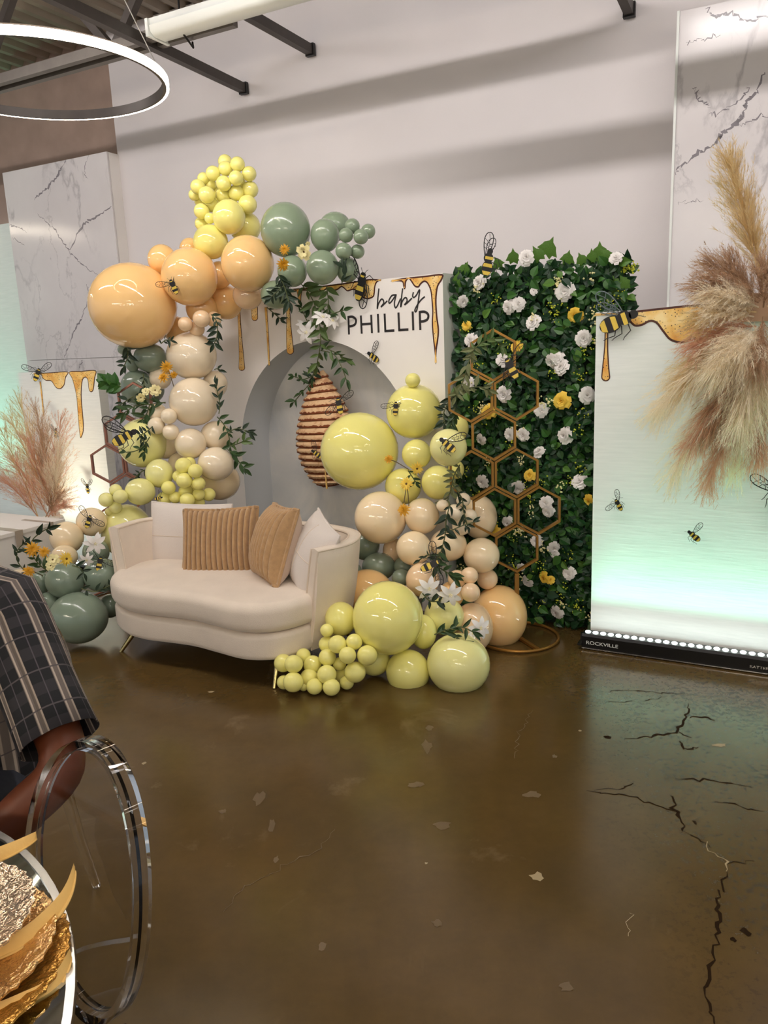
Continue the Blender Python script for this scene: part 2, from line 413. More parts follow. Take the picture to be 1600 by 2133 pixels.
def mat_plaid():
    m = bpy.data.materials.new('plaid_cloth'); m.use_nodes = True; nt = m.node_tree; b = nt.nodes['Principled BSDF']; L = nt.links
    uv = node(nt, 'ShaderNodeUVMap'); uv.uv_map = 'UVMap'
    sep = node(nt, 'ShaderNodeSeparateXYZ'); L.new(uv.outputs['UV'], sep.inputs[0])
    def stripe(out, freq, ph, w):
        a = node(nt, 'ShaderNodeMath', operation='MULTIPLY_ADD'); L.new(out, a.inputs[0]); a.inputs[1].default_value = freq; a.inputs[2].default_value = ph
        fr = node(nt, 'ShaderNodeMath', operation='FRACT'); L.new(a.outputs[0], fr.inputs[0])
        s2 = node(nt, 'ShaderNodeMath', operation='SUBTRACT'); L.new(fr.outputs[0], s2.inputs[0]); s2.inputs[1].default_value = 0.5
        ab = node(nt, 'ShaderNodeMath', operation='ABSOLUTE'); L.new(s2.outputs[0], ab.inputs[0])
        r = ramp(nt, [(w, (1, 1, 1)), (w + 0.012, (0, 0, 0))]); L.new(ab.outputs[0], r.inputs['Fac']); return r.outputs['Color']
    c = (*srgb(9, 9, 15)[:3], 1)
    c = mixc(nt, stripe(sep.outputs['Y'], 9, 0.15, 0.16), c, srgb(34, 31, 35))
    c = mixc(nt, stripe(sep.outputs['X'], 8, 0.25, 0.13), c, srgb(98, 88, 82))
    c = mixc(nt, stripe(sep.outputs['X'], 8, 0.17, 0.022), c, srgb(164, 150, 138))
    c = mixc(nt, stripe(sep.outputs['X'], 8, 0.38, 0.022), c, srgb(150, 136, 124))
    c = mixc(nt, stripe(sep.outputs['X'], 8, 0.78, 0.012), c, srgb(70, 64, 70))
    c = mixc(nt, stripe(sep.outputs['Y'], 9, 0.65, 0.014), c, srgb(74, 68, 70))
    L.new(c, b.inputs['Base Color']); b.inputs['Roughness'].default_value = 0.85
    MT['plaid'] = m
mat_plaid()
# ================================================================== the room
def struct(o): o['kind'] = 'structure'; return o
fl = MB(); fl.add([(-11, -5, 0), (7, -5, 0), (7, 10, 0), (-11, 10, 0)], [(0, 1, 2, 3)])
floor_o = struct(fl.build('floor', 'floor', smooth=False, origin=Vector((0, 0, 0))))
M_('crack_dark', srgb(40, 28, 16), 0.9, spec=0.05); M_('crack_pale', srgb(168, 150, 116), 0.7); M_('paint_fleck', srgb(160, 142, 108), 0.6); M_('scuff', srgb(104, 86, 62), 0.4)
def crack(pts, w, mat='crack_dark', jit=0.006, label=None):
    P = []
    pts = [atz(x, y, 0.0012) for x, y in pts]
    for i in range(len(pts) - 1):
        n = max(3, int((pts[i + 1] - pts[i]).length / 0.018))
        for k in range(n):
            q = pts[i].lerp(pts[i + 1], k / n); P.append(q + Vector((random.gauss(0, jit), random.gauss(0, jit), 0)))
    P.append(pts[-1])
    ws = [w * random.uniform(0.35, 1.5) * (0.3 + 0.7 * math.sin(PI * (i + 0.5) / len(P))) for i in range(len(P))]
    mb = MB(); mb.ribbon(P, ws, Z); return mb.build('crack', mat, floor_o, smooth=False)
for pts, w, mt in [
    ([(1435, 1465), (1432, 1490), (1410, 1525), (1345, 1535), (1300, 1540)], 0.010, 'crack_dark'),
    ([(1410, 1525), (1440, 1536)], 0.005, 'crack_dark'), ([(1432, 1494), (1470, 1494), (1490, 1500)], 0.009, 'crack_dark'),
    ([(1250, 1440), (1310, 1438), (1400, 1444), (1440, 1447)], 0.004, 'crack_dark'), ([(1255, 1463), (1330, 1460), (1385, 1452)], 0.003, 'crack_dark'),
    ([(1225, 1648), (1290, 1655), (1360, 1672), (1412, 1694)], 0.006, 'crack_dark'), ([(1240, 1645), (1300, 1640), (1320, 1630)], 0.004, 'crack_dark'),
    ([(1395, 1655), (1412, 1690), (1424, 1715), (1421, 1732)], 0.010, 'crack_dark'),
    ([(1421, 1732), (1450, 1745), (1480, 1765)], 0.004, 'crack_dark'), ([(1468, 1755), (1490, 1778), (1515, 1795), (1513, 1815)], 0.007, 'crack_pale'),
    ([(1513, 1815), (1508, 1850), (1492, 1880), (1494, 1905), (1498, 1945), (1485, 2000), (1475, 2040), (1470, 2060), (1482, 2110), (1488, 2133)], 0.009, 'crack_dark'),
    ([(1515, 1797), (1550, 1792), (1572, 1793)], 0.004, 'crack_dark'), ([(1418, 1545), (1425, 1558), (1440, 1562), (1455, 1556)], 0.009, 'crack_dark'),
    ([(1322, 1900), (1308, 1930), (1309, 1950)], 0.0025, 'crack_pale'), ([(692, 1728), (660, 1775), (590, 1805), (510, 1845), (465, 1900)], 0.003, 'scuff'),
    ([(1108, 1480), (1080, 1530), (1072, 1580)], 0.003, 'scuff'), ([(1380, 1620), (1500, 1628), (1570, 1640)], 0.006, 'crack_dark'), ([(1490, 1670), (1540, 1680), (1590, 1690)], 0.005, 'crack_dark')]:
    crack(pts, w, mt)
def fleck(px, py, rx, ry, mat, seed):
    rd = random.Random(seed); c = atz(px, py, 0.001); mb = MB(); n = 11
    sx = rx * depth(c) / FPX; sy = ry * depth(c) / FPX * 2.0; a0 = rd.uniform(0, 3)
    mb.v = [c + Vector((math.cos(2 * PI * k / n) * sx * rd.uniform(0.45, 1.15), math.sin(2 * PI * k / n) * sy * rd.uniform(0.45, 1.15), 0)) for k in range(n)]
    mb.f = [tuple(range(n))]; return mb.build('paint_fleck', mat, floor_o, smooth=False)
for i, q in enumerate([(1118, 1826, 15, 9, 'paint_fleck'), (440, 1441, 8, 3, 'paint_fleck'), (540, 1662, 14, 16, 'scuff'), (565, 1722, 9, 16, 'scuff'), (575, 1790, 6, 7, 'scuff'), (920, 1718, 22, 8, 'scuff'), (865, 1635, 18, 7, 'scuff'),
                       (890, 1555, 13, 16, 'scuff'), (895, 1515, 9, 8, 'scuff'), (1110, 1655, 22, 7, 'scuff'), (911, 1922, 13, 7, 'scuff'), (672, 1970, 12, 7, 'scuff'), (888, 1798, 4, 2, 'paint_fleck'), (1155, 1575, 6, 4, 'scuff'), (465, 1690, 11, 4, 'scuff'),
                       (1180, 2055, 20, 6, 'scuff'), (1266, 1535, 9, 4, 'crack_dark'), (1553, 1940, 11, 8, 'crack_dark'), (1528, 1957, 8, 4, 'crack_dark'), (1448, 1713, 5, 4, 'crack_dark'), (1500, 1552, 18, 5, 'paint_fleck'), (300, 1590, 5, 3, 'paint_fleck'), (1208, 1522, 4, 2, 'paint_fleck')]):
    fleck(*q, 100 + i)
# walls
b = MB(); b.box(wall(-0.475, 5.08, 2.05), 8.97, 0.16, 4.1, WU, WN, Z); struct(b.build('wall_back', 'wall_paint', smooth=False))
b = MB(); b.box(wall(-8.96, 5.2, 2.15), 8.0, 0.16, 4.3, WU, WN, Z); struct(b.build('wall_left', 'dark_wall', smooth=False))
# corrugated deck
mb = MB(); pitch = 0.16; zc = 4.08; us = []
u0 = -13.0
while u0 < 5.0:
    us += [(u0, zc), (u0 + 0.05, zc), (u0 + 0.075, zc + 0.04), (u0 + 0.135, zc + 0.04)]; u0 += pitch
for (uu, zz) in us:
    mb.v += [wall(uu, 5.4, zz), wall(uu, -4.5, zz)]
for i in range(len(us) - 1): mb.f.append((2 * i, 2 * i + 1, 2 * i + 3, 2 * i + 2))
struct(mb.build('ceiling', 'deck', smooth=False))
# roof steel: girder along the wall, joists out of the wall
g = thing('roof_girder', wall(-6, 4.0, 3.45), 'dark steel roof girder with double lower chord below the corrugated deck', 'roof girder')
for dw in (-0.05, 0.05):
    mb = MB(); mb.box(wall(-6.3, 4.0 + dw, 3.47), 6.6, 0.045, 0.06, WU, WN, Z); mb.build('lower_chord', 'steel_grey', g, smooth=False)
mb = MB(); mb.box(wall(-6.3, 4.0, 4.03), 6.6, 0.1, 0.07, WU, WN, Z); mb.build('upper_chord', 'steel_dark', g, smooth=False)
node_u = onw(237, 100, 4.0).dot(WU)
for k in range(-3, 2):
    for s_ in (-1, 1):
        a = wall(node_u + k * 1.3, 4.0, 3.47); c = wall(node_u + k * 1.3 + s_ * 0.5, 4.0, 4.02)
        mb = MB(); d = (c - a).normalized(); mb.box((a + c) / 2, (c - a).length, 0.05, 0.05, d, WN, d.cross(WN)); mb.build('web', 'steel_dark', g, smooth=False)
def bar(name, label, u, z, w0, w1, u1=None, z1=None):
    a = wall(u, w0, z); c = wall(u1 if u1 is not None else u, w1, z1 if z1 is not None else z); d = (c - a).normalized()
    t = thing(name, (a + c) / 2, label, 'roof bar', 'dark roof bars ending at the white wall')
    mb = MB(); s_ = d.cross(Z).normalized(); mb.box((a + c) / 2, (c - a).length, 0.05, 0.06, d, s_, d.cross(s_)); mb.build('bar', 'steel_dark', t, smooth=False)
    mb = MB(); mb.box(a + d * 0.02, 0.03, 0.066, 0.076, d, s_, d.cross(s_)); mb.build('end_clip', 'steel_black', t, smooth=False)
    return t
bar('roof_bar', 'dark steel bar reaching the white wall below the strip light', -3.65, 3.45, 4.99, 0.4, -3.42)
bar('roof_bar', 'dark steel bar passing behind the strip light to the wall', -3.07, 3.59, 4.99, 0.4)
bar('roof_bar', 'short dark bar tip on the wall at the top right', -0.96, 3.39, 4.99, 0.4, None, 3.7)
# upper joist chord next to it
# unlit fluorescent strip
fu0, fu1, fw, fz = -3.5, -1.0, 3.95, 3.49
t = thing('strip_light_fixture', wall((fu0 + fu1) / 2, fw, fz), 'long white wraparound strip light hanging near the ceiling', 'ceiling light')
prof = [(-0.085, 0.0), (-0.075, -0.035), (-0.045, -0.052), (0.045, -0.052), (0.075, -0.035), (0.085, 0.0)]
mb = MB()
for uu in (fu0 + 0.015, fu1): mb.v += [wall(uu, fw + x, fz + y) for x, y in prof]
n = len(prof)
mb.f = [(i, i + 1, n + i + 1, n + i) for i in range(n - 1)] + [tuple(range(n)), tuple(range(n, 2 * n))]
mb.build('lens', 'lamp_white', t)
mb = MB(); mb.box(wall((fu0 + fu1) / 2, fw, fz + 0.022), fu1 - fu0, 0.14, 0.04, WU, WN, Z); mb.build('housing', 'lamp_white', t, smooth=False)
mb = MB(); mb.box(wall(fu0, fw, fz - 0.01), 0.02, 0.18, 0.095, WU, WN, Z); mb.build('end_cap', 'lamp_white', t, smooth=False)
for uu in (fu0 + 0.18, fu1 - 0.2):
    mb = MB(); mb.tube([wall(uu, fw, fz + 0.04), wall(uu, fw, 4.1)], 0.006); mb.build('hanger_rod', 'steel_black', t)
mb = MB(); mb.tube([wall(fu0 + 0.18, fw + 0.02, fz - 0.05), wall(fu0 + 0.18, fw + 0.1, fz - 0.1), wall(fu0 + 0.16, fw + 0.12, fz - 0.06)], 0.006); mb.build('hook', 'steel_black', t)
# unseen pipe added to cast the wall's shadow band, unseen strip lamps added as light
mb = MB(); mb.tube([wall(-2.3, 3.5, 3.335), wall(4.0, 3.5, 3.335)], 0.05, 12)
tag(mb.build('shadow_pipe', 'steel_dark'), 'added dark pipe out of view casting the shadow band on the white wall', 'pipe')
def unseen_strip_lamp(u0, u1, w, z, label, mat='strip_light'):
    t = thing('unseen_strip_lamp', wall((u0 + u1) / 2, w, z), label, 'ceiling light', 'unseen added strip lamps')
    mb = MB(); mb.box(wall((u0 + u1) / 2, w, z + 0.05), u1 - u0, 0.16, 0.05, WU, WN, Z); mb.build('housing', 'lamp_white', t, smooth=False)
    mb = MB(); mb.box(wall((u0 + u1) / 2, w, z), u1 - u0 - 0.05, 0.06, 0.05, WU, WN, Z); mb.build('tube', mat, t, smooth=False)
    for uu in (u0 + 0.2, u1 - 0.2):
        mb = MB(); mb.tube([wall(uu, w, z + 0.06), wall(uu, w, 4.1)], 0.006); mb.build('hanger_rod', 'steel_black', t)
unseen_strip_lamp(-0.9, 1.5, 2.2, 3.88, 'unseen strip lamp hanging above the added pipe in front of the white wall, right one')
unseen_strip_lamp(-6.6, -4.2, 1.9, 3.88, 'added strip lamp out of view far to the left')  # added to brighten the left panel and dark wall
unseen_strip_lamp(-3.6, -1.2, 2.2, 3.88, 'unseen strip lamp hanging above the added pipe in front of the white wall, left one')
unseen_strip_lamp(-4.4, -2.0, -1.6, 2.3, 'added strip lamp out of view behind the photographer, left one', 'rear_fill_strip')  # rear pair added as frontal fill for the whole scene
unseen_strip_lamp(-0.6, 1.8, -1.6, 2.3, 'added strip lamp out of view behind the photographer, right one', 'rear_fill_strip')
# ring lamps
def ring_lamp(c, rad, label, lit='ring_light'):
    t = thing('ring_lamp', c, label, 'ring lamp')
    mb = MB(); n = 72
    def rg(r0, z0, z1, r1):
        return lambda a, b_: None
    def sect(pts):
        m = MB(); base = 0
        for k in range(n):
            a = 2 * PI * k / n; d = Vector((math.cos(a), math.sin(a), 0))
            m.v += [c + d * r + Z * z for r, z in pts]
        q = len(pts)
        for k in range(n):
            k1 = (k + 1) % n
            for i in range(q): m.f.append((k * q + i, k1 * q + i, k1 * q + (i + 1) % q, k * q + (i + 1) % q))
        return m
    sect([(rad - 0.012, -0.013), (rad + 0.003, -0.013), (rad + 0.003, 0.03), (rad - 0.012, 0.03)]).build('band', 'steel_dark', t)
    sect([(rad + 0.003, -0.013), (rad + 0.015, -0.013), (rad + 0.015, 0.020), (rad + 0.003, 0.020)]).build('light_strip', lit, t)
    for k in range(3):
        a = 2 * PI * k / 3 + 0.35; d = Vector((math.cos(a), math.sin(a), 0))
        mb = MB(); mb.tube([c + d * rad + Z * 0.04, c + d * 0.06 + Z * (4.06 - c.z)], 0.0028, 6); mb.build('cable', 'cable', t)
    return t
ring_lamp(at(78, 168, 3.95), 0.575, 'glowing ring lamp on thin cables in the top left corner')
ring_lamp(Vector((1.7, 0.7, 2.75)), 0.58, 'glowing ring lamp out of view to the right of the photographer')
ring_lamp(Vector((-0.9, -0.4, 2.85)), 0.58, 'glowing ring lamp out of view behind the photographer')
ring_lamp(Vector((-5.6, 6.6, 3.0)), 0.55, 'far ring lamp at the left edge in front of the dark wall')
def pendant(P, label):
    t = thing('pendant_bulb', P, label, 'pendant lamp', 'pendant bulbs across the room')
    mb = MB(); mb.lathe([(0.0, -0.09), (0.05, -0.078), (0.085, -0.03), (0.085, 0.02), (0.05, 0.07), (0.02, 0.09)], 20, Matrix.Translation(P)); mb.build('bulb', 'bulb_light', t)
    mb = MB(); mb.tube([P + Z * 0.085, P + Z * 0.14], 0.022, 10); mb.build('socket', 'steel_black', t)
    mb = MB(); mb.tube([P + Z * 0.14, Vector((P.x, P.y, 4.08))], 0.004, 5); mb.build('cord', 'steel_black', t)
for k, (x, y, z) in enumerate([(-3.4, -2.6, 2.0), (-2.3, -3.0, 2.05), (-1.2, -3.2, 2.0), (-0.1, -3.3, 2.05), (1.0, -3.2, 2.0), (2.1, -2.9, 2.05), (3.1, -2.4, 2.0)]):
    pendant(Vector((x, y, z)), 'pendant bulb in the row behind the photographer, ' + ['first', 'second', 'third', 'fourth', 'fifth', 'sixth', 'seventh'][k] + ' from the left')
# ================================================================== marble panels
def marble_panel(name, u0, u1, w0, w1, ztop, label, joints):
    t = thing(name, wall((u0 + u1) / 2, (w0 + w1) / 2, 0), label, 'wall panel')
    mb = MB(); mb.box(wall((u0 + u1) / 2, (w0 + w1) / 2 + 0.01, ztop / 2), u1 - u0 - 0.004, w1 - w0 - 0.02, ztop - 0.004, WU, WN, Z); mb.build('core', 'white_card', t, smooth=False)
    zz = [0] + joints + [ztop]
    for a, c in zip(zz[:-1], zz[1:]):
        mb = MB(); mb.box(wall((u0 + u1) / 2, w0 + 0.006, (a + c) / 2), u1 - u0, 0.014, c - a - 0.004, WU, WN, Z); mb.build('marble_sheet', 'marble', t, smooth=False)
    return t
p1 = marble_panel('marble_panel', onw(5, 360, 4.875).dot(WU), onw(222, 315, 4.875).dot(WU), 4.875, 5.0, 3.195, 'tall white marble panel with grey veins left of the balloons', [1.60])
p2 = marble_panel('marble_panel', onw(1405, 320, 4.6).dot(WU), 1.2, 4.6, 5.0, 3.2, 'tall white marble panel with grey veins behind the pampas grass at right', [1.60])
mb = MB(); uu = onw(1405, 320, 4.6).dot(WU); mb.box(wall(uu - 0.004, 4.6, 1.6), 0.012, 0.02, 3.2, WU, WN, Z); mb.build('edge_trim', 'lamp_white', p2, smooth=False)
def veins(parent, w, lst, seed):
    rd = random.Random(seed)
    for pts, wd in lst:
        P = catmull([onw(x, y, w) for x, y in pts], 10); P = [p + WU * rd.gauss(0, 0.006) + Z * rd.gauss(0, 0.006) for p in P]
        mb = MB(); mb.ribbon(P, [wd * rd.uniform(0.15, 1.2) * math.sin(PI * (i + 0.6) / (len(P) + 0.2)) ** 0.5 for i in range(len(P))], WN); mb.build('vein', 'vein_grey', parent, smooth=False)
M_('vein_grey', srgb(138, 133, 138), 0.2)
veins(p1, 4.8735, [([(137, 330), (122, 362), (98, 392), (71, 414)], 0.020), ([(232, 431), (200, 452), (172, 470), (145, 521)], 0.018), ([(78, 444), (98, 464), (120, 486), (142, 520), (172, 552), (206, 574)], 0.012), ([(180, 590), (183, 622), (171, 660), (155, 690), (140, 730), (134, 746)], 0.016), ([(20, 468), (38, 474), (55, 484)], 0.012), ([(184, 322), (176, 360), (182, 372)], 0.007), ([(172, 748), (165, 768)], 0.012), ([(26, 495), (52, 512)], 0.006)], 5)
veins(p2, 4.5985, [([(1407, 360), (1432, 336), (1462, 312), (1492, 300), (1500, 282), (1530, 262), (1546, 240), (1556, 212), (1572, 195), (1592, 150)], 0.022), ([(1478, 240), (1510, 228), (1545, 205), (1562, 180)], 0.008), ([(1447, 180), (1452, 198), (1465, 215), (1480, 226)], 0.007), ([(1430, 90), (1460, 82), (1500, 75)], 0.008), ([(1474, 14), (1486, 34), (1520, 28), (1560, 45), (1600, 30)], 0.014), ([(1540, 262), (1575, 246), (1610, 238)], 0.007), ([(1412, 424), (1440, 421), (1462, 418)], 0.004)], 6)
# mint banner at far left
uR = onw(17, 465, 4.93).dot(WU) + 0.25
mb = MB(); zt = onw(8, 462, 4.93).z
t = thing('cloth_banner', wall(uR - 0.8, 5.0, 0), 'mint-lit pale cloth backdrop at the far left edge', 'banner')
mb.box(wall(uR - 0.8, 5.02, zt / 2 + 0.02), 1.6, 0.04, zt - 0.04, WU, WN, Z); mb.build('cloth', 'banner_cloth', t, smooth=False)
mb = MB(); mb.box(wall(uR - 0.8, 5.03, 0.02), 1.6, 0.3, 0.04, WU, WN, Z); mb.build('base', 'steel_grey', t, smooth=False)
# ================================================================== printed honey
def px_poly(pts, org, sc, hit, n=4):
    P = [hit(org[0] + x * sc, org[1] + y * sc) for x, y in pts]
    return catmull(P, n, True)
def shrink(P, nrm, d):
    m = len(P); out = []
    A = sum((P[i].cross(P[(i + 1) % m]) for i in range(m)), Vector()).dot(nrm)
    sg = 1 if A > 0 else -1
    for i in range(m):
        t = (P[(i + 1) % m] - P[i - 1]); t = t.normalized() if t.length > 1e-9 else Vector((1, 0, 0))
        out.append(P[i] + nrm.cross(t) * d * sg)
    return out
def capsule(pts, hit, n=6):
    # pts: (px,py,halfwidth px) down the drip
    P = catmull([Vector(q) for q in pts], n)
    L = [hit(q.x - q.z, q.y) for q in P]; Rr = [hit(q.x + q.z, q.y) for q in P]
    q = P[-1]; tip = [hit(q.x + q.z * math.cos(a), q.y + q.z * math.sin(a)) for a in [PI * k / 8 for k in range(1, 8)]]
    return L[::1] + tip[::-1] + Rr[::-1]
def honey(parent, P, nrm, edge, name='honey_drip'):
    mb = MB(); mb.poly(P, nrm, 0.0015); o = mb.build(name, 'honey_edge', parent, smooth=False)
    Q = shrink(P, nrm, edge); mb = MB(); mb.poly(Q, nrm, 0.0026)
    mb.build('honey_fill', 'honey', o, smooth=False); return o
# ================================================================== arch backdrop
BA = math.radians(-37); BE = Vector((math.cos(BA), math.sin(BA), 0)); BN = Vector((math.sin(BA), -math.cos(BA), 0))
B0 = onw(922, 568.5, 4.1); BTOP = B0.z; B0 = Vector((B0.x, B0.y, 0)); BW, BD, ND = 1.9, 0.30, 0.27
def bd(s, z, d=0.0): return B0 + BE * s + BN * d + Z * z
def onb(px, py, d=0.0):
    r = ray(px, py); P0 = B0 + BN * d; return C0 + r * ((P0 - C0).dot(BN) / r.dot(BN))
AC, AR, AS = -0.95, 0.75, 0.906
bk = thing('arch_backdrop', bd(-BW / 2, 0, -BD / 2), 'white arch backdrop panel with printed honey drips and the words baby PHILLIP', 'backdrop')
ss = [-BW] + [AC - AR] + [AC - AR * math.cos(PI * k / 40) for k in range(1, 40)] + [AC + AR] + [0.0]
def arch_z(s):
    x = (s - AC) / AR
    return AS + AR * math.sqrt(max(0, 1 - x * x)) if abs(x) < 1 - 1e-9 else None
mb = MB()
for s0, s1 in zip(ss[:-1], ss[1:]):
    mid = (s0 + s1) / 2; inside = abs(mid - AC) < AR
    z0 = (arch_z(s0) or AS) if inside else 0; z1 = (arch_z(s1) or AS) if inside else 0
    mb.add([bd(s0, z0), bd(s1, z1), bd(s1, BTOP), bd(s0, BTOP)], [(0, 1, 2, 3)])
mb.build('front_panel', 'white_card', bk, smooth=False)
mb = MB(); mb.add([bd(0, 0), bd(0, BTOP), bd(0, BTOP, -BD), bd(0, 0, -BD)], [(0, 1, 2, 3)]); mb.build('side_panel', 'panel_side', bk, smooth=False)
mb = MB(); mb.add([bd(-BW, 0), bd(-BW, BTOP), bd(-BW, BTOP, -BD), bd(-BW, 0, -BD)], [(0, 1, 2, 3)]); mb.build('side_panel', 'panel_side', bk, smooth=False)
mb = MB(); mb.add([bd(-BW, BTOP), bd(0, BTOP), bd(0, BTOP, -BD), bd(-BW, BTOP, -BD)], [(0, 1, 2, 3)]); mb.build('top_panel', 'panel_side', bk, smooth=False)
mb = MB(); mb.add([bd(-BW, 0, -BD), bd(0, 0, -BD), bd(0, BTOP, -BD), bd(-BW, BTOP, -BD)], [(0, 1, 2, 3)]); mb.build('rear_panel', 'white_card', bk, smooth=False)
path = [(AC - AR, 0.0), (AC - AR, AS * 0.5)] + [(AC - AR * math.cos(PI * k / 48), AS + AR * math.sin(PI * k / 48)) for k in range(49)] + [(AC + AR, AS * 0.5), (AC + AR, 0.0)]
mb = MB()
for s_, z_ in path: mb.v += [bd(s_, z_), bd(s_, z_, -ND)]
mb.f = [(2 * i, 2 * i + 2, 2 * i + 3, 2 * i + 1) for i in range(len(path) - 1)]
mb.build('arch_reveal', 'niche_grey', bk)
mb = MB(); mb.v = [bd(s_, z_, -ND) for s_, z_ in path]; mb.f = [tuple(range(len(path)))]; mb.build('niche_back', 'clouds', bk, smooth=False)
HB = lambda x, y: onb(x, y, 0.0)
O7, S7 = (700, 560), 0.1625
honey(bk, px_poly([(700, 158), (850, 120), (1140, 88), (1362, 66), (1362, 140), (1310, 230), (1290, 400), (1300, 600), (1322, 780), (1310, 930), (1292, 1040), (1281, 1225), (1262, 1040), (1245, 900), (1230, 700), (1235, 550), (1225, 400), (1210, 280), (1170, 190), (1130, 170), (1090, 200), (1060, 240), (1010, 230), (960, 160), (930, 130), (900, 170), (892, 245), (875, 262), (862, 220), (840, 165)], O7, S7, HB), BN, 0.009)
honey(bk, px_poly([(-560, 265), (-200, 222), (200, 168), (430, 130), (580, 140), (530, 170), (505, 230), (495, 330), (470, 370), (400, 390), (330, 360), (290, 300), (220, 270), (150, 290), (100, 250), (70, 235), (30, 265), (-20, 282), (-60, 250), (-120, 262), (-180, 300), (-230, 262), (-330, 285), (-400, 280), (-470, 285), (-540, 290)], O7, S7, HB), BN, 0.008)
for cp in ([(497, 640, 3.2), (500, 690, 3.2), (503, 740, 5), (504, 766, 6.5)], [(529, 612, 7.5), (530, 640, 7), (531, 662, 6.5)], [(554, 640, 2.6), (558, 700, 2.2), (561, 760, 1.8)],
           [(600, 612, 4.2), (601, 660, 4.2), (603, 705, 6.5), (605, 731, 7.5)], [(624, 602, 7), (624, 615, 4.0), (624, 628, 3.4)]):
    honey(bk, capsule(cp, HB), BN, 0.004 if cp[0][2] > 3 else 0.0022)
# lettering
def stroke(pts, wd, hit, parent, name='letter_stroke', n=5, smoothit=True, obj=None):
    P = catmull([hit(x, y) for x, y in pts], n) if smoothit else [hit(x, y) for x, y in pts]
    mb = MB(); mb.ribbon([p + BN * 0.0012 for p in P], wd, BN); return mb
def letters(name, strokes, wd, hit, parent):
    mb = MB()
    for st in strokes:
        smoothit, pts = st
        q = stroke(pts, wd, hit, parent, smoothit=smoothit); mb.add(q.v, q.f)
    return mb.build(name, 'print_dark', parent, smooth=False)
z7 = lambda L: [(700 + x * S7, 560 + y * S7) for x, y in L]
def Pl(x0, y0, x1, y1, bw, bh):  # letter P: stem top, stem bottom, bowl
    top = (x0, y0)
    return [(False, z7([(x0, y0), (x1, y1)])), (True, z7([(x0 - 8, y0 + 14), (x0 + bw * 0.5, y0 + 8), (x0 + bw * 0.88, y0 + 30), (x0 + bw, y0 + bh * 0.5), (x0 + bw * 0.88, y0 + bh * 0.82), (x0 + bw * 0.5, y0 + bh), (x0 + 4, y0 + bh + 6)]))]
SW = 0.0145
letters('letter', Pl(160, 606, 168, 842, 98, 126), SW, HB, bk)
letters('letter', [(False, z7([(320, 598), (331, 830)])), (False, z7([(452, 588), (462, 824)])), (False, z7([(325, 712), (458, 702)]))], SW, HB, bk)
letters('letter', [(False, z7([(538, 578), (548, 818)]))], SW, HB, bk)
letters('letter', [(False, z7([(624, 574), (634, 800)])), (False, z7([(622, 798), (750, 790)]))], SW, HB, bk)
letters('letter', [(False, z7([(802, 560), (812, 788)])), (False, z7([(800, 786), (930, 778)]))], SW, HB, bk)
letters('letter', [(False, z7([(984, 546), (992, 788)]))], SW, HB, bk)
letters('letter', Pl(1074, 542, 1082, 784, 112, 128), SW, HB, bk)
SB = 0.0095
letters('script_letter', [(True, z7([(552, 252), (540, 360), (530, 512), (545, 450), (580, 392), (606, 400), (612, 440), (578, 486), (600, 470), (660, 410)]))], SB, HB, bk)
letters('script_letter', [(True, z7([(774, 335), (720, 342), (682, 400), (684, 440), (712, 420), (760, 350), (772, 335), (750, 440), (764, 500), (790, 470), (830, 380)]))], SB, HB, bk)
letters('script_letter', [(True, z7([(856, 250), (840, 380), (832, 490), (850, 420), (884, 372), (908, 380), (910, 420), (880, 460), (910, 440), (975, 375)]))], SB, HB, bk)
letters('script_letter', [(True, z7([(994, 298), (984, 350), (1000, 366), (1030, 340), (1072, 268), (1066, 340), (1044, 500), (1024, 550), (1012, 530), (1040, 470), (1090, 400), (1140, 356)]))], SB, HB, bk)
# ================================================================== right banner and light bar
UBL = onw(1242, 657, 4.0).dot(WU); ZB = 1.725
bn = thing('cloth_banner', wall(UBL + 0.75, 4.0, 0), 'white cloth banner with honey drip lit mint from below beside the green wall', 'banner')
mb = MB(); mb.box(wall(UBL + 0.75, 4.03, (ZB + 0.0) / 2), 1.5, 0.06, ZB - 0.0, WU, WN, Z); mb.build('cloth', 'banner_cloth', bn, smooth=False)
HR = lambda x, y: onw(x, y, 3.9995)
honey(bn, px_poly([(205, 366), (460, 346), (720, 318), (1010, 290), (1230, 300), (1120, 350), (1080, 400), (1056, 470), (1045, 580), (1003, 585), (985, 545), (960, 590), (880, 605), (800, 580), (740, 510), (690, 446), (640, 432), (580, 462), (520, 470), (480, 440), (440, 392), (300, 378), (205, 378)], (1190, 560), 0.25625, HR), WN, 0.010)
honey(bn, capsule([(1264, 668, 4), (1263, 720, 4.2), (1262, 760, 7), (1262, 785, 9.5)], HR), WN, 0.006)
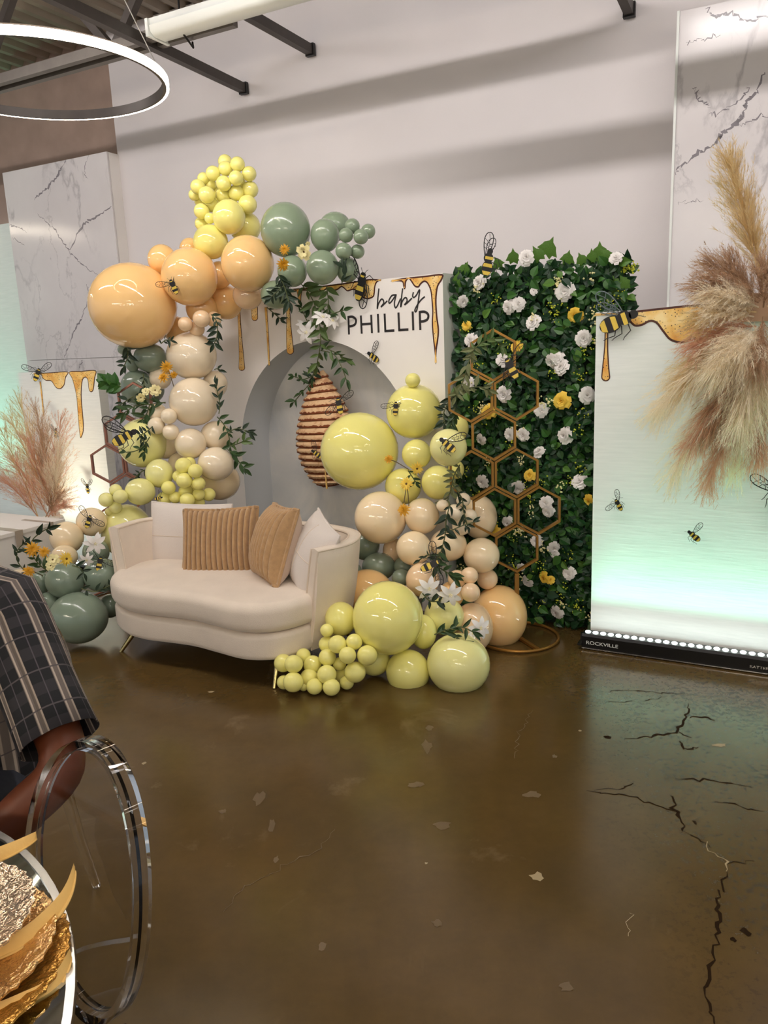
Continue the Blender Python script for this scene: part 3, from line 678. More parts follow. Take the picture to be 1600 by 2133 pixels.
def light_bar(u0, w, length, label, nd, txt=True, power=LED_UP, col=(0.36, 1.0, 0.68), aim=0.08):
    t = thing('light_bar', wall(u0 + length / 2, w, 0), label, 'light bar')
    pr = [(-0.035, 0.008), (0.035, 0.008), (0.04, 0.075), (0.03, 0.088), (-0.03, 0.088), (-0.04, 0.075)]
    mb = MB()
    for uu in (u0, u0 + length): mb.v += [wall(uu, w - x, z) for x, z in pr]
    k = len(pr); mb.f = [(i, (i + 1) % k, k + (i + 1) % k, k + i) for i in range(k)] + [tuple(range(k)), tuple(range(k, 2 * k))]
    mb.build('housing', 'black_plastic', t, smooth=False)
    mb = MB(); mb.box(wall(u0 + length / 2, w - 0.036, 0.010), length, 0.006, 0.004, WU, WN, Z); mb.build('trim', 'silver', t, smooth=False)
    for i in range(nd):
        uu = u0 + length * (i + 0.6) / nd
        mb = MB(); mb.lathe([(0.0, 0.006), (0.008, 0.005), (0.0135, 0.002), (0.0145, -0.001)], 12, frame(WU, -WN, Z, wall(uu, w, 0.089))); mb.build('led_lens', 'ledlens', t)
    for uu in (u0 - 0.01, u0 + length + 0.01):
        mb = MB(); mb.box(wall(uu, w, 0.03), 0.02, 0.10, 0.012, WU, WN, Z); mb.box(wall(uu, w, 0.05), 0.008, 0.02, 0.06, WU, WN, Z); mb.build('bracket', 'black_plastic', t, smooth=False)
    ld = bpy.data.lights.new('light_bar_glow', 'AREA'); ld.shape = 'RECTANGLE'; ld.size = length; ld.size_y = 0.03; ld.energy = power; ld.color = col; ld.spread = math.radians(62)
    lo = bpy.data.objects.new('light_bar_glow', ld); COL.objects.link(lo); lo.parent = t
    dirv = (Z - WN * aim).normalized(); zx = -dirv; xx = WU; yy = zx.cross(xx)
    lo.matrix_basis = mat_of(t).inverted() @ frame(xx, yy, zx, wall(u0 + length / 2, w, 0.10))
    return t
lb = light_bar(onw(1214, 1345, 3.9).dot(WU), 3.915, 1.02, 'black battery light bar on the floor below the right banner', 26)
def text_part(body, size, M, parent, mat):
    cu = bpy.data.curves.new('lettering', 'FONT'); cu.body = body; cu.size = size; cu.extrude = 0.0004
    o = bpy.data.objects.new('lettering', cu); COL.objects.link(o)
    dg = bpy.context.evaluated_depsgraph_get(); me = bpy.data.meshes.new_from_object(o.evaluated_get(dg))
    bpy.data.objects.remove(o); bpy.data.curves.remove(cu)
    me.materials.clear(); me.materials.append(MT[mat]); return inst('lettering', me, M, parent)
P0 = onw(1220, 1346, 3.875)
text_part('ROCKVILLE', 0.026, frame(WU * 1.25, Z, WN, wall(P0.dot(WU), 3.8765, 0.034)), lb, 'lamp_white')
text_part('BATTERY STRIP', 0.019, frame(WU * 1.25, Z, WN, wall(onw(1561, 1393, 3.876).dot(WU), 3.8765, 0.030)), lb, 'silver')
# left banner
LW = 4.1
UL0, UL1 = onw(38, 780, LW).dot(WU), onw(201, 772, LW).dot(WU); ZL = onw(201, 772, LW).z
bl = thing('cloth_banner', wall((UL0 + UL1) / 2, LW, 0), 'white cloth banner with honey drip behind the pampas grass at left', 'banner')
mb = MB(); mb.box(wall((UL0 + UL1) / 2, LW + 0.04, ZL / 2), UL1 - UL0, 0.08, ZL, WU, WN, Z); mb.build('cloth', 'banner_cloth', bl, smooth=False)
HL = lambda x, y: onw(x, y, LW - 0.0005)
honey(bl, px_poly([(330, 178), (500, 168), (665, 160), (645, 220), (632, 290), (595, 330), (550, 318), (505, 255), (455, 250), (420, 225), (400, 190)], (0, 740), 0.2125, HL), WN, 0.006)
honey(bl, px_poly([(680, 162), (800, 154), (938, 148), (930, 230), (918, 335), (895, 362), (872, 335), (860, 240), (832, 220), (808, 260), (800, 420), (822, 700), (803, 795), (785, 795), (766, 600), (750, 400), (712, 240)], (0, 740), 0.2125, HL), WN, 0.006)
honey(bl, capsule([(84, 795, 1.6), (88, 830, 1.4), (91, 865, 1.2)], HL), WN, 0.0015)
light_bar(UL1 - 0.62, LW - 0.16, 0.62, 'black light bar hidden at the foot of the left banner', 16, power=3.6, col=(1.0, 0.93, 0.72))
light_bar(uR - 1.3, 4.75, 1.0, 'black light bar at the foot of the far left backdrop', 26, power=6.5)
# white plinth with tape at left
t = thing('white_plinth', wall(-4.8, 2.95, 0), 'white low plinth with strips of tape at the left edge', 'plinth')
mb = MB(); mb.box(wall(-4.8, 2.9, 0.28), 1.24, 1.0, 0.56, WU, WN, Z); mb.build('body', 'white_card', t, smooth=False)
mb = MB(); mb.box(wall(-4.8, 2.9, 0.57), 1.26, 1.02, 0.022, WU, WN, Z); mb.build('top', 'white_card', t, smooth=False)
for (wa, ln) in ((3.06, 0.055), (3.3, 0.03)):
    mb = MB(); mb.box(wall(-4.30, wa, 0.5825), 0.27, ln, 0.001, WU, WN, Z); mb.box(wall(-4.167, wa, 0.535), 0.0015, ln, 0.1, WU, WN, Z); mb.build('tape', 'tape', t, smooth=False)
# ================================================================== sofa
SA = math.radians(-31); SE = Vector((math.cos(SA), math.sin(SA), 0)); SBK = Vector((-math.sin(SA), math.cos(SA), 0))
S0 = Vector((-0.5715, 3.4847, 0))
def so(a, b_, z): return S0 + SE * a + SBK * b_ + Z * z
sofa = thing('loveseat', so(-0.55, 0.4, 0), 'cream velvet curved loveseat with wavy front and metal legs', 'sofa')
outl = [(-1.235, 0.22), (-1.15, 0.075), (-0.97, -0.02), (-0.81, -0.04), (-0.66, -0.018), (-0.5, 0.0), (-0.33, -0.012), (-0.17, -0.022), (-0.06, 0.008), (0.02, 0.075), (0.07, 0.19),
        (0.095, 0.38), (0.03, 0.55), (-0.17, 0.66), (-0.5, 0.69), (-0.84, 0.68), (-1.06, 0.58), (-1.21, 0.40)]
OUT = catmull([Vector((a, b_, 0)) for a, b_ in outl], 5, True)
def inset(P, d):
    m = len(P); out = []
    for i in range(m):
        t = (P[(i + 1) % m] - P[i - 1]).normalized(); nrm = Vector((-t.y, t.x, 0)); out.append(P[i] + nrm * d)
    return out
def cushion(z0, z1, r, grow, dome=0.0):
    mb = MB(); loops = []
    K = 6
    for k in range(K + 1):
        a = PI / 2 * k / K; loops.append((inset(OUT, r * (1 - math.sin(a)) - grow), z0 + r * (1 - math.cos(a))))
    for k in range(K + 1):
        a = PI / 2 * k / K; loops.append((inset(OUT, r * (1 - math.cos(a)) - grow), z1 - r * (1 - math.sin(a))))
    L0 = loops[-1][0]
    for k in (0.25, 0.5, 0.75): loops.append(([p.lerp(Vector((min(-0.25, max(-0.95, p.x)), 0.33, 0)), k) for p in L0], z1 + dome * k))
    m = len(OUT)
    for P, z in loops: mb.v += [so(p.x, p.y, z) for p in P]
    for i in range(len(loops) - 1):
        for k in range(m):
            mb.f.append((i * m + k, i * m + (k + 1) % m, (i + 1) * m + (k + 1) % m, (i + 1) * m + k))
    mb.f.append(tuple(range(m))); mb.f.append(tuple((len(loops) - 1) * m + k for k in range(m)))
    return mb
cushion(0.135, 0.272, 0.03, 0.0).build('base', 'sofa', sofa)
cushion(0.274, 0.425, 0.05, 0.012, 0.012).build('seat_cushion', 'sofa', sofa)
botp = [(0.075, 0.235), (0.12, 0.42), (0.05, 0.60), (-0.18, 0.71), (-0.5, 0.745), (-0.86, 0.735), (-1.1, 0.63), (-1.24, 0.43), (-1.205, 0.17)]
topp = [(0.150, 0.23), (0.215, 0.43), (0.11, 0.66), (-0.16, 0.79), (-0.5, 0.83), (-0.88, 0.82), (-1.17, 0.70), (-1.31, 0.46), (-1.262, 0.185)]
topz = [0.645, 0.645, 0.64, 0.63, 0.62, 0.62, 0.63, 0.64, 0.65]
BP = catmull([Vector((a, b_, 0.135)) for a, b_ in botp], 7); TP = catmull([Vector((a, b_, z)) for (a, b_), z in zip(topp, topz)], 7)
def shell_pt(i, v, side, th=0.062):
    p = BP[i].lerp(TP[i], v); j0, j1 = max(i - 1, 0), min(i + 1, len(BP) - 1)
    t = (BP[j1].lerp(TP[j1], v) - BP[j0].lerp(TP[j0], v)); t.z = 0; t.normalize(); nrm = Vector((-t.y, t.x, 0))
    bulge = 0.012 * math.sin(PI * v)
    q = p + nrm * (th * side - (bulge if side == 0 else -bulge)); return so(q.x, q.y, q.z)
mb = MB(); NB = len(BP); NVv = 8; secs = []
for i in range(NB):
    ring = [shell_pt(i, v / NVv, 0) for v in range(NVv + 1)]
    top = shell_pt(i, 1, 0.5) + Z * 0.016
    ring += [shell_pt(i, 1, 0.15) + Z * 0.012, top, shell_pt(i, 1, 0.85) + Z * 0.012] + [shell_pt(i, v / NVv, 1) for v in range(NVv, -1, -1)]
    secs.append(ring)
q = len(secs[0])
for rg in secs: mb.v += rg
for i in range(NB - 1):
    for k in range(q): mb.f.append((i * q + k, (i + 1) * q + k, (i + 1) * q + (k + 1) % q, i * q + (k + 1) % q))
mb.f.append(tuple(range(q))); mb.f.append(tuple((NB - 1) * q + k for k in range(q)))
shell = mb.build('backrest', 'sofa', sofa)
for side in (0.03, 0.97):
    mb = MB(); pts = [shell_pt(0, v / 10, side) for v in range(11)] + [shell_pt(i, 1, side) + Z * 0.006 for i in range(NB)] + [shell_pt(NB - 1, v / 10, side) for v in range(10, -1, -1)]
    mb.tube(pts, 0.0055, 6); mb.build('piping', 'sofa_seam', shell)
for (a, b_), (da, db) in (((-0.03, 0.10), (0.02, -0.07)), ((-1.02, 0.12), (-0.07, -0.09)), ((-0.02, 0.64), (0.04, 0.05)), ((-1.08, 0.62), (-0.05, 0.05))):
    mb = MB(); mb.tube([so(a, b_, 0.14), so(a + da, b_ + db, 0.0)], [0.016, 0.010], 10); mb.build('leg', 'gold_leg', sofa)
# pillows
def pillow(name, label, c, ax, ay, w, h, t, mat, ribs=0, back=None, seams=False):
    az = ax.cross(ay).normalized()
    tt = thing(name, c - ay * (h / 2), label, 'pillow', 'sofa pillows')
    n = 60 if ribs else 26; m = 26
    def surf(sg, rb):
        def fn(u_, v_):
            x = 2 * u_ - 1; y = 2 * v_ - 1
            ex = math.copysign(abs(x) ** 1.0, x); k = (1 - abs(x) ** 2.6) * (1 - abs(y) ** 2.6)
            pin = 1 - 0.055 * (abs(y) ** 2) * (1 - abs(x)) * 1.0
            th = t / 2 * max(0, k) ** 0.55 + 0.004
            if rb:
                ph = abs(math.sin(PI * (u_ * rb))); th += 0.021 * ph ** 0.6
            px_ = x * w / 2 * (1 - 0.05 * (1 - y * y) * 0.9); py_ = y * h / 2 * (1 - 0.06 * (1 - x * x))
            return c + ax * px_ + ay * py_ + az * th * sg
        return fn
    mb = MB(); mb.grid(surf(1, ribs), n if not ribs else ribs * 7 + 1, m); mb.build('cover', mat, tt)
    mb = MB(); mb.grid(surf(-1, 0), 26, m); mb.build('back_cover', back or mat, tt)
    per = [surf(1, ribs)(i / 30, 0) for i in range(31)] + [surf(1, ribs)(1, i / 30) for i in range(1, 31)] + [surf(1, ribs)(1 - i / 30, 1) for i in range(1, 31)] + [surf(1, ribs)(0, 1 - i / 30) for i in range(1, 30)]
    mb = MB(); mb.tube([p - az * 0.004 for p in per], 0.006 if not ribs else 0.011, 6, closed=True); mb.build('edge_seam', mat, tt)
    if seams:
        f_ = surf(1, 0)
        for q_ in ([f_(0.5, i / 20) for i in range(1, 20)], [f_(i / 20, 0.48) for i in range(1, 20)]):
            mb = MB(); mb.tube([p + az * 0.0005 for p in q_], 0.0022, 5); mb.build('seam', 'sofa_seam', tt)
    return tt
def yawvec(deg): return Vector((math.cos(math.radians(deg)), math.sin(math.radians(deg)), 0))
def lean(ax, deg):   # up vector leaning backwards (away from the camera) by deg
    bk_ = Z.cross(ax).normalized(); return (Z * math.cos(math.radians(deg)) + bk_ * math.sin(math.radians(deg))).normalized()
ax = yawvec(-20); pillow('throw_pillow', 'white knitted pillow leaning at the left end of the loveseat', at(395, 1116, 4.46), ax, lean(ax, 14), 0.55, 0.385, 0.12, 'pillow_white', seams=True)
ax = yawvec(-8); ax = (ax + Z * 0.03).normalized(); ay = lean(yawvec(-8), 20); ay = (ay - ax * ay.dot(ax)).normalized()
pillow('throw_pillow', 'brown ribbed plush pillow in front of the left white pillow', at(459, 1129, 4.22), ax, ay, 0.43, 0.375, 0.12, 'pillow_brown', ribs=14)
ax = yawvec(-66); ay = (Z * 0.93 + Vector((0.30, 0.22, 0))).normalized(); ax = (ax - ay * ax.dot(ay)).normalized()
pillow('throw_pillow', 'brown ribbed plush pillow turned sideways showing its smooth back', at(577, 1133, 3.98), ax, ay, 0.36, 0.40, 0.20, 'pillow_brown', ribs=11, back='pillow_back')
ax = yawvec(-62); ay = (Z * 0.88 + SE * 0.42 + SBK * 0.2).normalized(); ax = (ax - ay * ax.dot(ay)).normalized()
pillow('throw_pillow', 'white knitted pillow against the right arm of the loveseat', at(652, 1156, 3.86), ax, ay, 0.34, 0.39, 0.17, 'pillow_white', seams=True)
# ================================================================== balloons
def balloon_mesh(col):
    prof = []; N = 16
    for k in range(N + 1):
        a = PI * k / N; r = math.sin(a); z = math.cos(a)
        if z < 0: r *= 1 - 0.10 * (-z) ** 2; z *= 1.10
        prof.append((max(r, 0.0), z))
    prof[-1] = (0.035, -1.10); prof += [(0.03, -1.15), (0.075, -1.19), (0.08, -1.22), (0.0, -1.22)]
    mb = MB(); mb.lathe(prof, 32); return mb.mesh('balloon_' + col, 'balloon_' + col)
BMESH = {c: balloon_mesh(c) for c in ('yellow', 'paleyellow', 'peach', 'palepeach', 'cream', 'white', 'sage', 'darksage')}
BALL = []; PEND = []
def balloon(px, py, rx, ry, Y, col, label, group=None):
    P = at(px, py, Y); PEND.append([P, rx, ry, col, label, group, 0.0])
def blow_up_balloons():
    rad = lambda q: (q[1] + q[2]) / 2 * depth(q[0]) / FPX
    for it in range(6):                      # push the rear one of two overlapping balloons back until they only press together
        for i in range(len(PEND)):
            for k in range(i + 1, len(PEND)):
                a, b_ = PEND[i], PEND[k]; d = (a[0] - b_[0]).length; ra, rb = rad(a), rad(b_)
                ov = ra + rb - d
                if ov > 0.12 * min(ra, rb):
                    q = a if depth(a[0]) > depth(b_[0]) else b_
                    if q[6] > 0.13: continue
                    st = min(0.02, ov * 0.5); N = q[0] + (q[0] - C0).normalized() * st; r_ = rad(q)
                    if (N - B0).dot(BN) < r_ * 0.9 and -BW - r_ < (N - B0).dot(BE) < r_ and N.z < BTOP + r_ * 0.6: continue
                    q[0] = N; q[6] += st
    for P, rx, ry, col, label, group, _ in PEND:
        d = depth(P) / FPX
        z_ = -(P - C0).normalized(); x_ = (R - z_ * R.dot(z_)).normalized(); y_ = z_.cross(x_)
        low = max(rx, ry) * d + 0.002 - P.z
        if 0 < low < 0.05: P = P + Z * low
        jx, jy = random.uniform(-0.35, 0.35), random.uniform(-0.35, 0.35)     # the neck points back into the garland
        M = frame(x_ * (rx * d), y_ * (ry * d), z_ * ((rx + ry) / 2 * d), P) @ Matrix.Rotation(jx, 4, 'X') @ Matrix.Rotation(jy, 4, 'Y')
        tag(inst('balloon', BMESH[col], M), label, 'balloon', group); BALL.append((P, (rx + ry) / 2 * d))
def on_ball(px, py, Ydef):
    d = ray(px, py); best = None
    for P, r in BALL:
        oc = C0 - P; b_ = oc.dot(d); disc = b_ * b_ - (oc.dot(oc) - r * r)
        if disc > 0:
            t = -b_ - math.sqrt(disc)
            if best is None or t < best: best = t
    return C0 + d * (best - 0.012) if best else at(px, py, Ydef)
ORD = ['topmost', 'second from top', 'third from top', 'fourth from top', 'fifth from top', 'sixth from top', 'seventh from top', 'eighth from top', 'ninth from top', 'tenth from top'] + [w + ' from top' for w in ('eleventh', 'twelfth', 'thirteenth', 'fourteenth', 'fifteenth', 'sixteenth', 'seventeenth', 'eighteenth', 'nineteenth', 'twentieth')]
LOW = ['lowest', 'second lowest', 'third lowest', 'fourth lowest', 'fifth lowest', 'sixth lowest', 'seventh lowest', 'eighth lowest', 'ninth lowest', 'tenth lowest', 'eleventh lowest', 'twelfth lowest']
def cluster(lst, Y, col, label, group, jit=0.03):
    xs = [q[0] for q in lst]; x0, x1 = min(xs), max(xs)
    order = sorted(range(len(lst)), key=lambda i: lst[i][1]); rank = {i: k for k, i in enumerate(order)}; n = len(lst)
    for i, q in enumerate(lst):
        px, py, r = q[:3]; dy = q[3] if len(q) > 3 else random.uniform(-jit, jit)
        f_ = (px - x0) / (x1 - x0); k = rank[i]
        side = 'at left' if f_ < 0.34 else ('at right' if f_ > 0.66 else 'in the middle')
        balloon(px, py, r * 1.02, r * 1.0, Y + dy, col, label + ', ' + (ORD[k] if k <= n // 2 else LOW[n - 1 - k]) + ', ' + side, group)
# --- top spire of small yellow balloons
cluster([(495, 342, 15, -.02), (469, 337, 14.5, .06), (470, 351, 15, -.02), (444, 361, 15, -.01), (519, 362, 15, 0), (492, 371, 15, -.05), (424, 372, 12.5, .04), (412, 389, 15, -.01), (466, 382, 15.5, -.04), (439, 385, 12, .03),
         (521, 395, 17, -.01), (492, 402, 16, 0), (465, 407, 15, .01), (431, 406, 17, -.03), (405, 406, 12, .05), (516, 426, 19, -.03), (420, 440, 16, -.02), (441, 427, 15, -.01), (416, 419, 11, .05), (437, 455, 11, -.03), (420, 466, 14, .03),
         (455, 425, 14, .06), (480, 425, 15, .05), (500, 385, 14, .08), (452, 400, 14, .08)], 5.12, 'yellow', 'small yellow balloon in the top spire', 'small yellow balloons of the top spire')
balloon(477, 452, 34, 35, 5.05, 'yellow', 'medium yellow balloon just under the top spire')
balloon(510, 473, 33, 32, 5.16, 'yellow', 'medium yellow balloon half hidden beside the large sage one')
balloon(439, 504, 36, 35, 5.04, 'yellow', 'medium yellow balloon touching the peach balloons below the spire')
balloon(396, 520, 22, 24, 5.20, 'peach', 'small peach balloon peeking out left of the yellow ones')
balloon(338, 541, 30, 31, 5.16, 'peach', 'peach balloon at the upper left between two larger peach ones')
balloon(395, 577, 58, 59, 4.98, 'peach', 'large peach balloon carrying a bee near the top left')
balloon(516, 549, 55, 57, 4.93, 'peach', 'large peach balloon left of the sage balloons')
balloon(277, 637, 90, 87, 5.02, 'peach', 'giant peach balloon at the far left of the garland')
balloon(457, 573, 27, 28, 5.12, 'peach', 'peach balloon hidden between the two large peach ones')
balloon(470, 630, 35, 35, 5.12, 'peach', 'peach balloon below the large peach pair')
balloon(516, 615, 31, 30, 5.08, 'palepeach', 'pale peach balloon under the large peach one by the drips')
balloon(420, 642, 33, 32, 5.06, 'peach', 'peach balloon behind the small peach cluster')
balloon(366, 686, 27, 27, 5.22, 'peach', 'shaded peach balloon tucked behind the giant peach one')
cluster([(420, 664, 18, -.04), (386, 675, 15, -.02), (410, 685, 16, -.03), (445, 665, 16, .02)], 4.98, 'palepeach', 'small pale peach balloon above the white column', 'small pale peach cluster at left')
# --- sage on top right
balloon(595, 479, 52, 55, 4.90, 'sage', 'largest sage balloon on top of the arch backdrop')
balloon(677, 491, 30, 34, 4.84, 'sage', 'oval sage balloon right of the largest sage one')
balloon(698, 472, 33, 29, 4.96, 'sage', 'sage balloon behind the oval sage one')
balloon(672, 557, 34, 35, 4.76, 'sage', 'round sage balloon resting on the backdrop edge')
balloon(609, 565, 31, 32, 4.84, 'sage', 'sage balloon behind the gold flowers')
balloon(724, 562, 24, 26, 4.84, 'sage', 'sage balloon partly hidden above the bee on the backdrop')
balloon(575, 614, 32, 29, 4.90, 'sage', 'sage balloon under leaves in front of the backdrop')
cluster([(734, 471, 15.5, .03), (767, 482, 15, .02), (721, 490, 15, 0), (752, 493, 15.5, -.03), (716, 523, 17, -.01), (745, 524, 14.5, .03)], 4.74, 'sage', 'small sage balloon at the garland tip', 'small sage balloons at the garland tip')
# --- white column
balloon(399, 741, 52, 49, 4.98, 'white', 'large white balloon at the top of the white column')
balloon(404, 837, 51, 50, 4.92, 'white', 'large white balloon in the middle of the white column')
balloon(448, 800, 26, 28, 5.10, 'white', 'white balloon behind the right side of the white column')
balloon(334, 787, 23, 24, 5.08, 'white', 'white balloon behind the gold flowers at left')
balloon(397, 924, 33, 32, 4.84, 'white', 'medium white balloon below the large white pair')
balloon(449, 907, 31, 30, 4.93, 'white', 'white balloon right of the medium white one')
balloon(344, 926, 29, 30, 4.93, 'white', 'white balloon under the small white cluster')
balloon(450, 966, 38, 35, 4.86, 'white', 'white balloon at the lower right of the white column')
balloon(458, 1002, 42, 40, 5.02, 'cream', 'cream balloon behind the lowest white balloon')
balloon(372, 967, 22, 24, 4.98, 'white', 'white balloon just above the small yellow cluster')
cluster([(327, 860, 20, .06), (352, 867, 16.5, -.03), (326, 887, 18, -.01), (356, 900, 17, -.02)], 4.88, 'white', 'small white balloon left of the white column', 'small white cluster at left')
# --- dark sage behind
balloon(313, 745, 34, 30, 5.06, 'darksage', 'dark sage balloon below the giant peach one')
balloon(308, 777, 20, 16, 5.14, 'darksage', 'small dark sage balloon between two larger ones')
balloon(276, 758, 14, 17, 5.10, 'darksage', 'small dark sage balloon at the left behind leaves')
balloon(288, 808, 36, 39, 5.10, 'darksage', 'large dark sage balloon beside the green spray')
balloon(259, 728, 14, 12, 5.16, 'darksage', 'tiny dark sage balloon under the giant peach one')
balloon(318, 812, 24, 26, 5.20, 'darksage', 'dark sage balloon behind the cream flowers')
# --- yellow lower left
balloon(297, 923, 50, 51, 4.86, 'paleyellow', 'large pale yellow balloon carrying the big bee at left')
balloon(332, 986, 29, 30, 4.80, 'paleyellow', 'pale yellow balloon beside the small yellow cluster')
balloon(292, 1024, 31, 28, 4.74, 'paleyellow', 'pale yellow balloon above the left end of the loveseat')
balloon(264, 1106, 52, 56, 4.66, 'paleyellow', 'large pale yellow balloon behind the left end of the loveseat')
cluster([(241, 1021, 13, .03), (221, 1041, 15, -.01), (251, 1034, 15, -.03), (241, 1057, 13, -.01), (228, 1066, 9, .02)], 4.68, 'paleyellow', 'small pale yellow balloon at far left', 'small pale yellow bunch at left')
cluster([(382, 970, 17, -.02), (395, 964, 12.5, .03), (407, 981, 15, -.04), (372, 992, 12.5, .02), (384, 1001, 16.5, -.04), (414, 1007, 14, -.03), (351, 1016, 14.5, 0), (387, 1024, 15, .0), (414, 1030, 13, .01), (365, 1036, 12.5, -.01), (390, 1042, 15.5, -.03),
         (342, 1039, 15, .03), (435, 1030, 14, .03), (415, 1047, 12, .02), (400, 1018, 13, .06)], 4.76, 'yellow', 'small yellow balloon behind the loveseat', 'small yellow balloons behind the loveseat')
# --- lower left group
balloon(139, 1120, 34, 34, 4.48, 'cream', 'cream balloon left of the bee balloon at lower left')
balloon(191, 1087, 31, 30, 4.62, 'cream', 'cream balloon carrying a bee in front of the left banner')
balloon(134, 1160, 27, 25, 4.40, 'cream', 'cream balloon behind the yellow flowers at lower left')
balloon(40, 1218, 31, 33, 4.20, 'white', 'white balloon at the left edge by the plinth')
balloon(136, 1209, 40, 38, 4.26, 'darksage', 'sage balloon in the middle of the lower left group')
balloon(212, 1198, 38, 35, 4.36, 'darksage', 'sage balloon carrying a bee beside the loveseat')
balloon(164, 1291, 60, 54, 4.20, 'darksage', 'largest sage balloon resting on the floor left of the loveseat')
balloon(83, 1216, 19, 27, 4.36, 'darksage', 'narrow sage balloon at the left below the flowers')
balloon(100, 1260, 25, 27, 4.28, 'darksage', 'sage balloon left of the largest floor balloon')
balloon(54, 1262, 24, 22, 4.30, 'darksage', 'sage balloon low at the left behind the plaid shirt')
balloon(230, 1262, 23, 25, 4.36, 'darksage', 'sage balloon low between the floor balloon and the loveseat')
balloon(200, 1150, 27, 28, 4.50, 'darksage', 'sage balloon behind the white lily at lower left')
balloon(252, 1198, 13, 15, 4.48, 'darksage', 'tiny sage balloon against the loveseat arm')
# --- right garland, top
balloon(749, 940, 82, 81, 4.42, 'yellow', 'giant yellow balloon covering the beehive')
balloon(862, 857, 58, 57, 4.36, 'yellow', 'large yellow balloon with a bee above the right garland')
balloon(860, 792, 16, 15, 4.34, 'yellow', 'small yellow balloon on top of the large bee balloon')
balloon(934, 932, 39, 39, 3.90, 'paleyellow', 'yellow balloon carrying a side-view bee near the honeycomb stand')
balloon(868, 946, 31, 31, 4.28, 'yellow', 'yellow balloon in the middle of four yellow ones')
balloon(840, 1013, 38, 38, 4.26, 'yellow', 'yellow balloon behind the yellow daisies')
balloon(912, 1005, 34, 36, 4.22, 'yellow', 'yellow balloon right of the daisies beside the vine')
balloon(954, 892, 22, 28, 4.26, 'yellow', 'yellow balloon half hidden behind the honeycomb frame')
balloon(950, 978, 17, 20, 4.26, 'yellow', 'small yellow balloon behind the honeycomb frame')
# --- cream middle
balloon(793, 1078, 55, 55, 4.16, 'cream', 'largest cream balloon right of the loveseat back')
balloon(879, 1075, 36, 38, 4.12, 'cream', 'cream balloon right of the largest cream one')
balloon(862, 1142, 37, 36, 4.02, 'cream', 'cream balloon under the gold flower')
balloon(817, 1147, 19, 30, 4.14, 'palepeach', 'pale peach balloon half hidden behind cream ones')
balloon(934, 1135, 39, 34, 4.02, 'cream', 'cream balloon behind the middle of the vine')
balloon(1003, 1157, 38, 37, 4.04, 'cream', 'cream balloon against the honeycomb frame')
balloon(998, 1077, 37, 46, 4.22, 'cream', 'tall cream balloon behind the honeycomb frame')
cluster([(947, 1068, 18, -.06), (965, 1041, 15, 0), (979, 1075, 15, -.02), (922, 1053, 13, 0), (962, 1095, 20, 0)], 4.02, 'white', 'small white balloon beside the vine', 'small white bunch on the right garland')
# --- dark sage behind the loveseat
balloon(761, 1136, 30, 31, 4.24, 'darksage', 'shaded sage balloon behind the loveseat arm')
balloon(789, 1180, 35, 29, 4.12, 'darksage', 'shaded sage balloon above the peach one by the loveseat')
balloon(838, 1180, 18, 20, 4.16, 'darksage', 'small shaded sage balloon behind the cream ones')
balloon(836, 1203, 20, 18, 4.06, 'darksage', 'low shaded sage balloon behind the big yellow one')
balloon(738, 1190, 16, 17, 4.14, 'darksage', 'small shaded sage balloon touching the loveseat arm')
# --- peach lower right
balloon(766, 1232, 54, 46, 4.02, 'peach', 'peach balloon between the loveseat and the big yellow balloon')
balloon(880, 1208, 35, 36, 3.92, 'palepeach', 'pale peach balloon behind the bee and white lilies')
balloon(1040, 1284, 58, 66, 3.96, 'peach', 'large peach balloon on the floor by the honeycomb stand')
balloon(985, 1307, 42, 53, 3.82, 'palepeach', 'pale peach balloon behind the lowest white lily')
balloon(941, 1238, 26, 28, 3.90, 'peach', 'peach balloon behind the double white lilies')
balloon(1015, 1206, 22, 22, 4.04, 'palepeach', 'pale peach balloon tucked above the large peach one')
cluster([(978, 1199, 18, -.02), (980, 1234, 20, -.05), (952, 1206, 19, 0)], 3.86, 'palepeach', 'small pale peach balloon by the honeycomb stand', 'small pale peach trio at right')
# --- yellow bottom right
balloon(808, 1287, 74, 77, 3.52, 'yellow', 'giant yellow balloon in front at the foot of the garland')
balloon(955, 1383, 66, 64, 3.50, 'paleyellow', 'large yellow balloon on the floor at the right end')
balloon(850, 1399, 46, 46, 3.55, 'yellow', 'yellow balloon on the floor between the two largest yellow ones')
balloon(925, 1283, 42, 40, 3.72, 'paleyellow', 'yellow balloon below the double white lilies')
balloon(882, 1316, 27, 36, 3.64, 'yellow', 'yellow balloon squeezed right of the giant yellow one')
balloon(710, 1289, 33, 36, 3.66, 'yellow', 'yellow balloon beside the front of the loveseat arm')
balloon(780, 1391, 34, 32, 3.60, 'yellow', 'yellow balloon half hidden behind the small floor cluster')
cluster([(681, 1313, 14, .06), (681, 1342, 17, .03), (703, 1342, 19, -.03), (682, 1369, 18, 0), (738, 1337, 17, -.02), (724, 1365, 18, -.06), (765, 1365, 21, -.05), (707, 1383, 14, .0), (740, 1400, 22, -.05), (714, 1418, 17, -.01), (681, 1405, 20, -.07),
         (651, 1384, 19, -.03), (612, 1383, 19, -.05), (590, 1381, 19, 0), (632, 1365, 15, .03), (644, 1412, 19, -.06), (611, 1421, 21, -.07), (592, 1421, 15, -.01), (656, 1440, 17, -.07), (691, 1440, 18, -.09), (723, 1435, 15, -.03), (633, 1437, 10, -.03), (670, 1428, 13, .02)],
        3.50, 'yellow', 'small yellow balloon in the floor cluster', 'small yellow floor cluster')
blow_up_balloons()
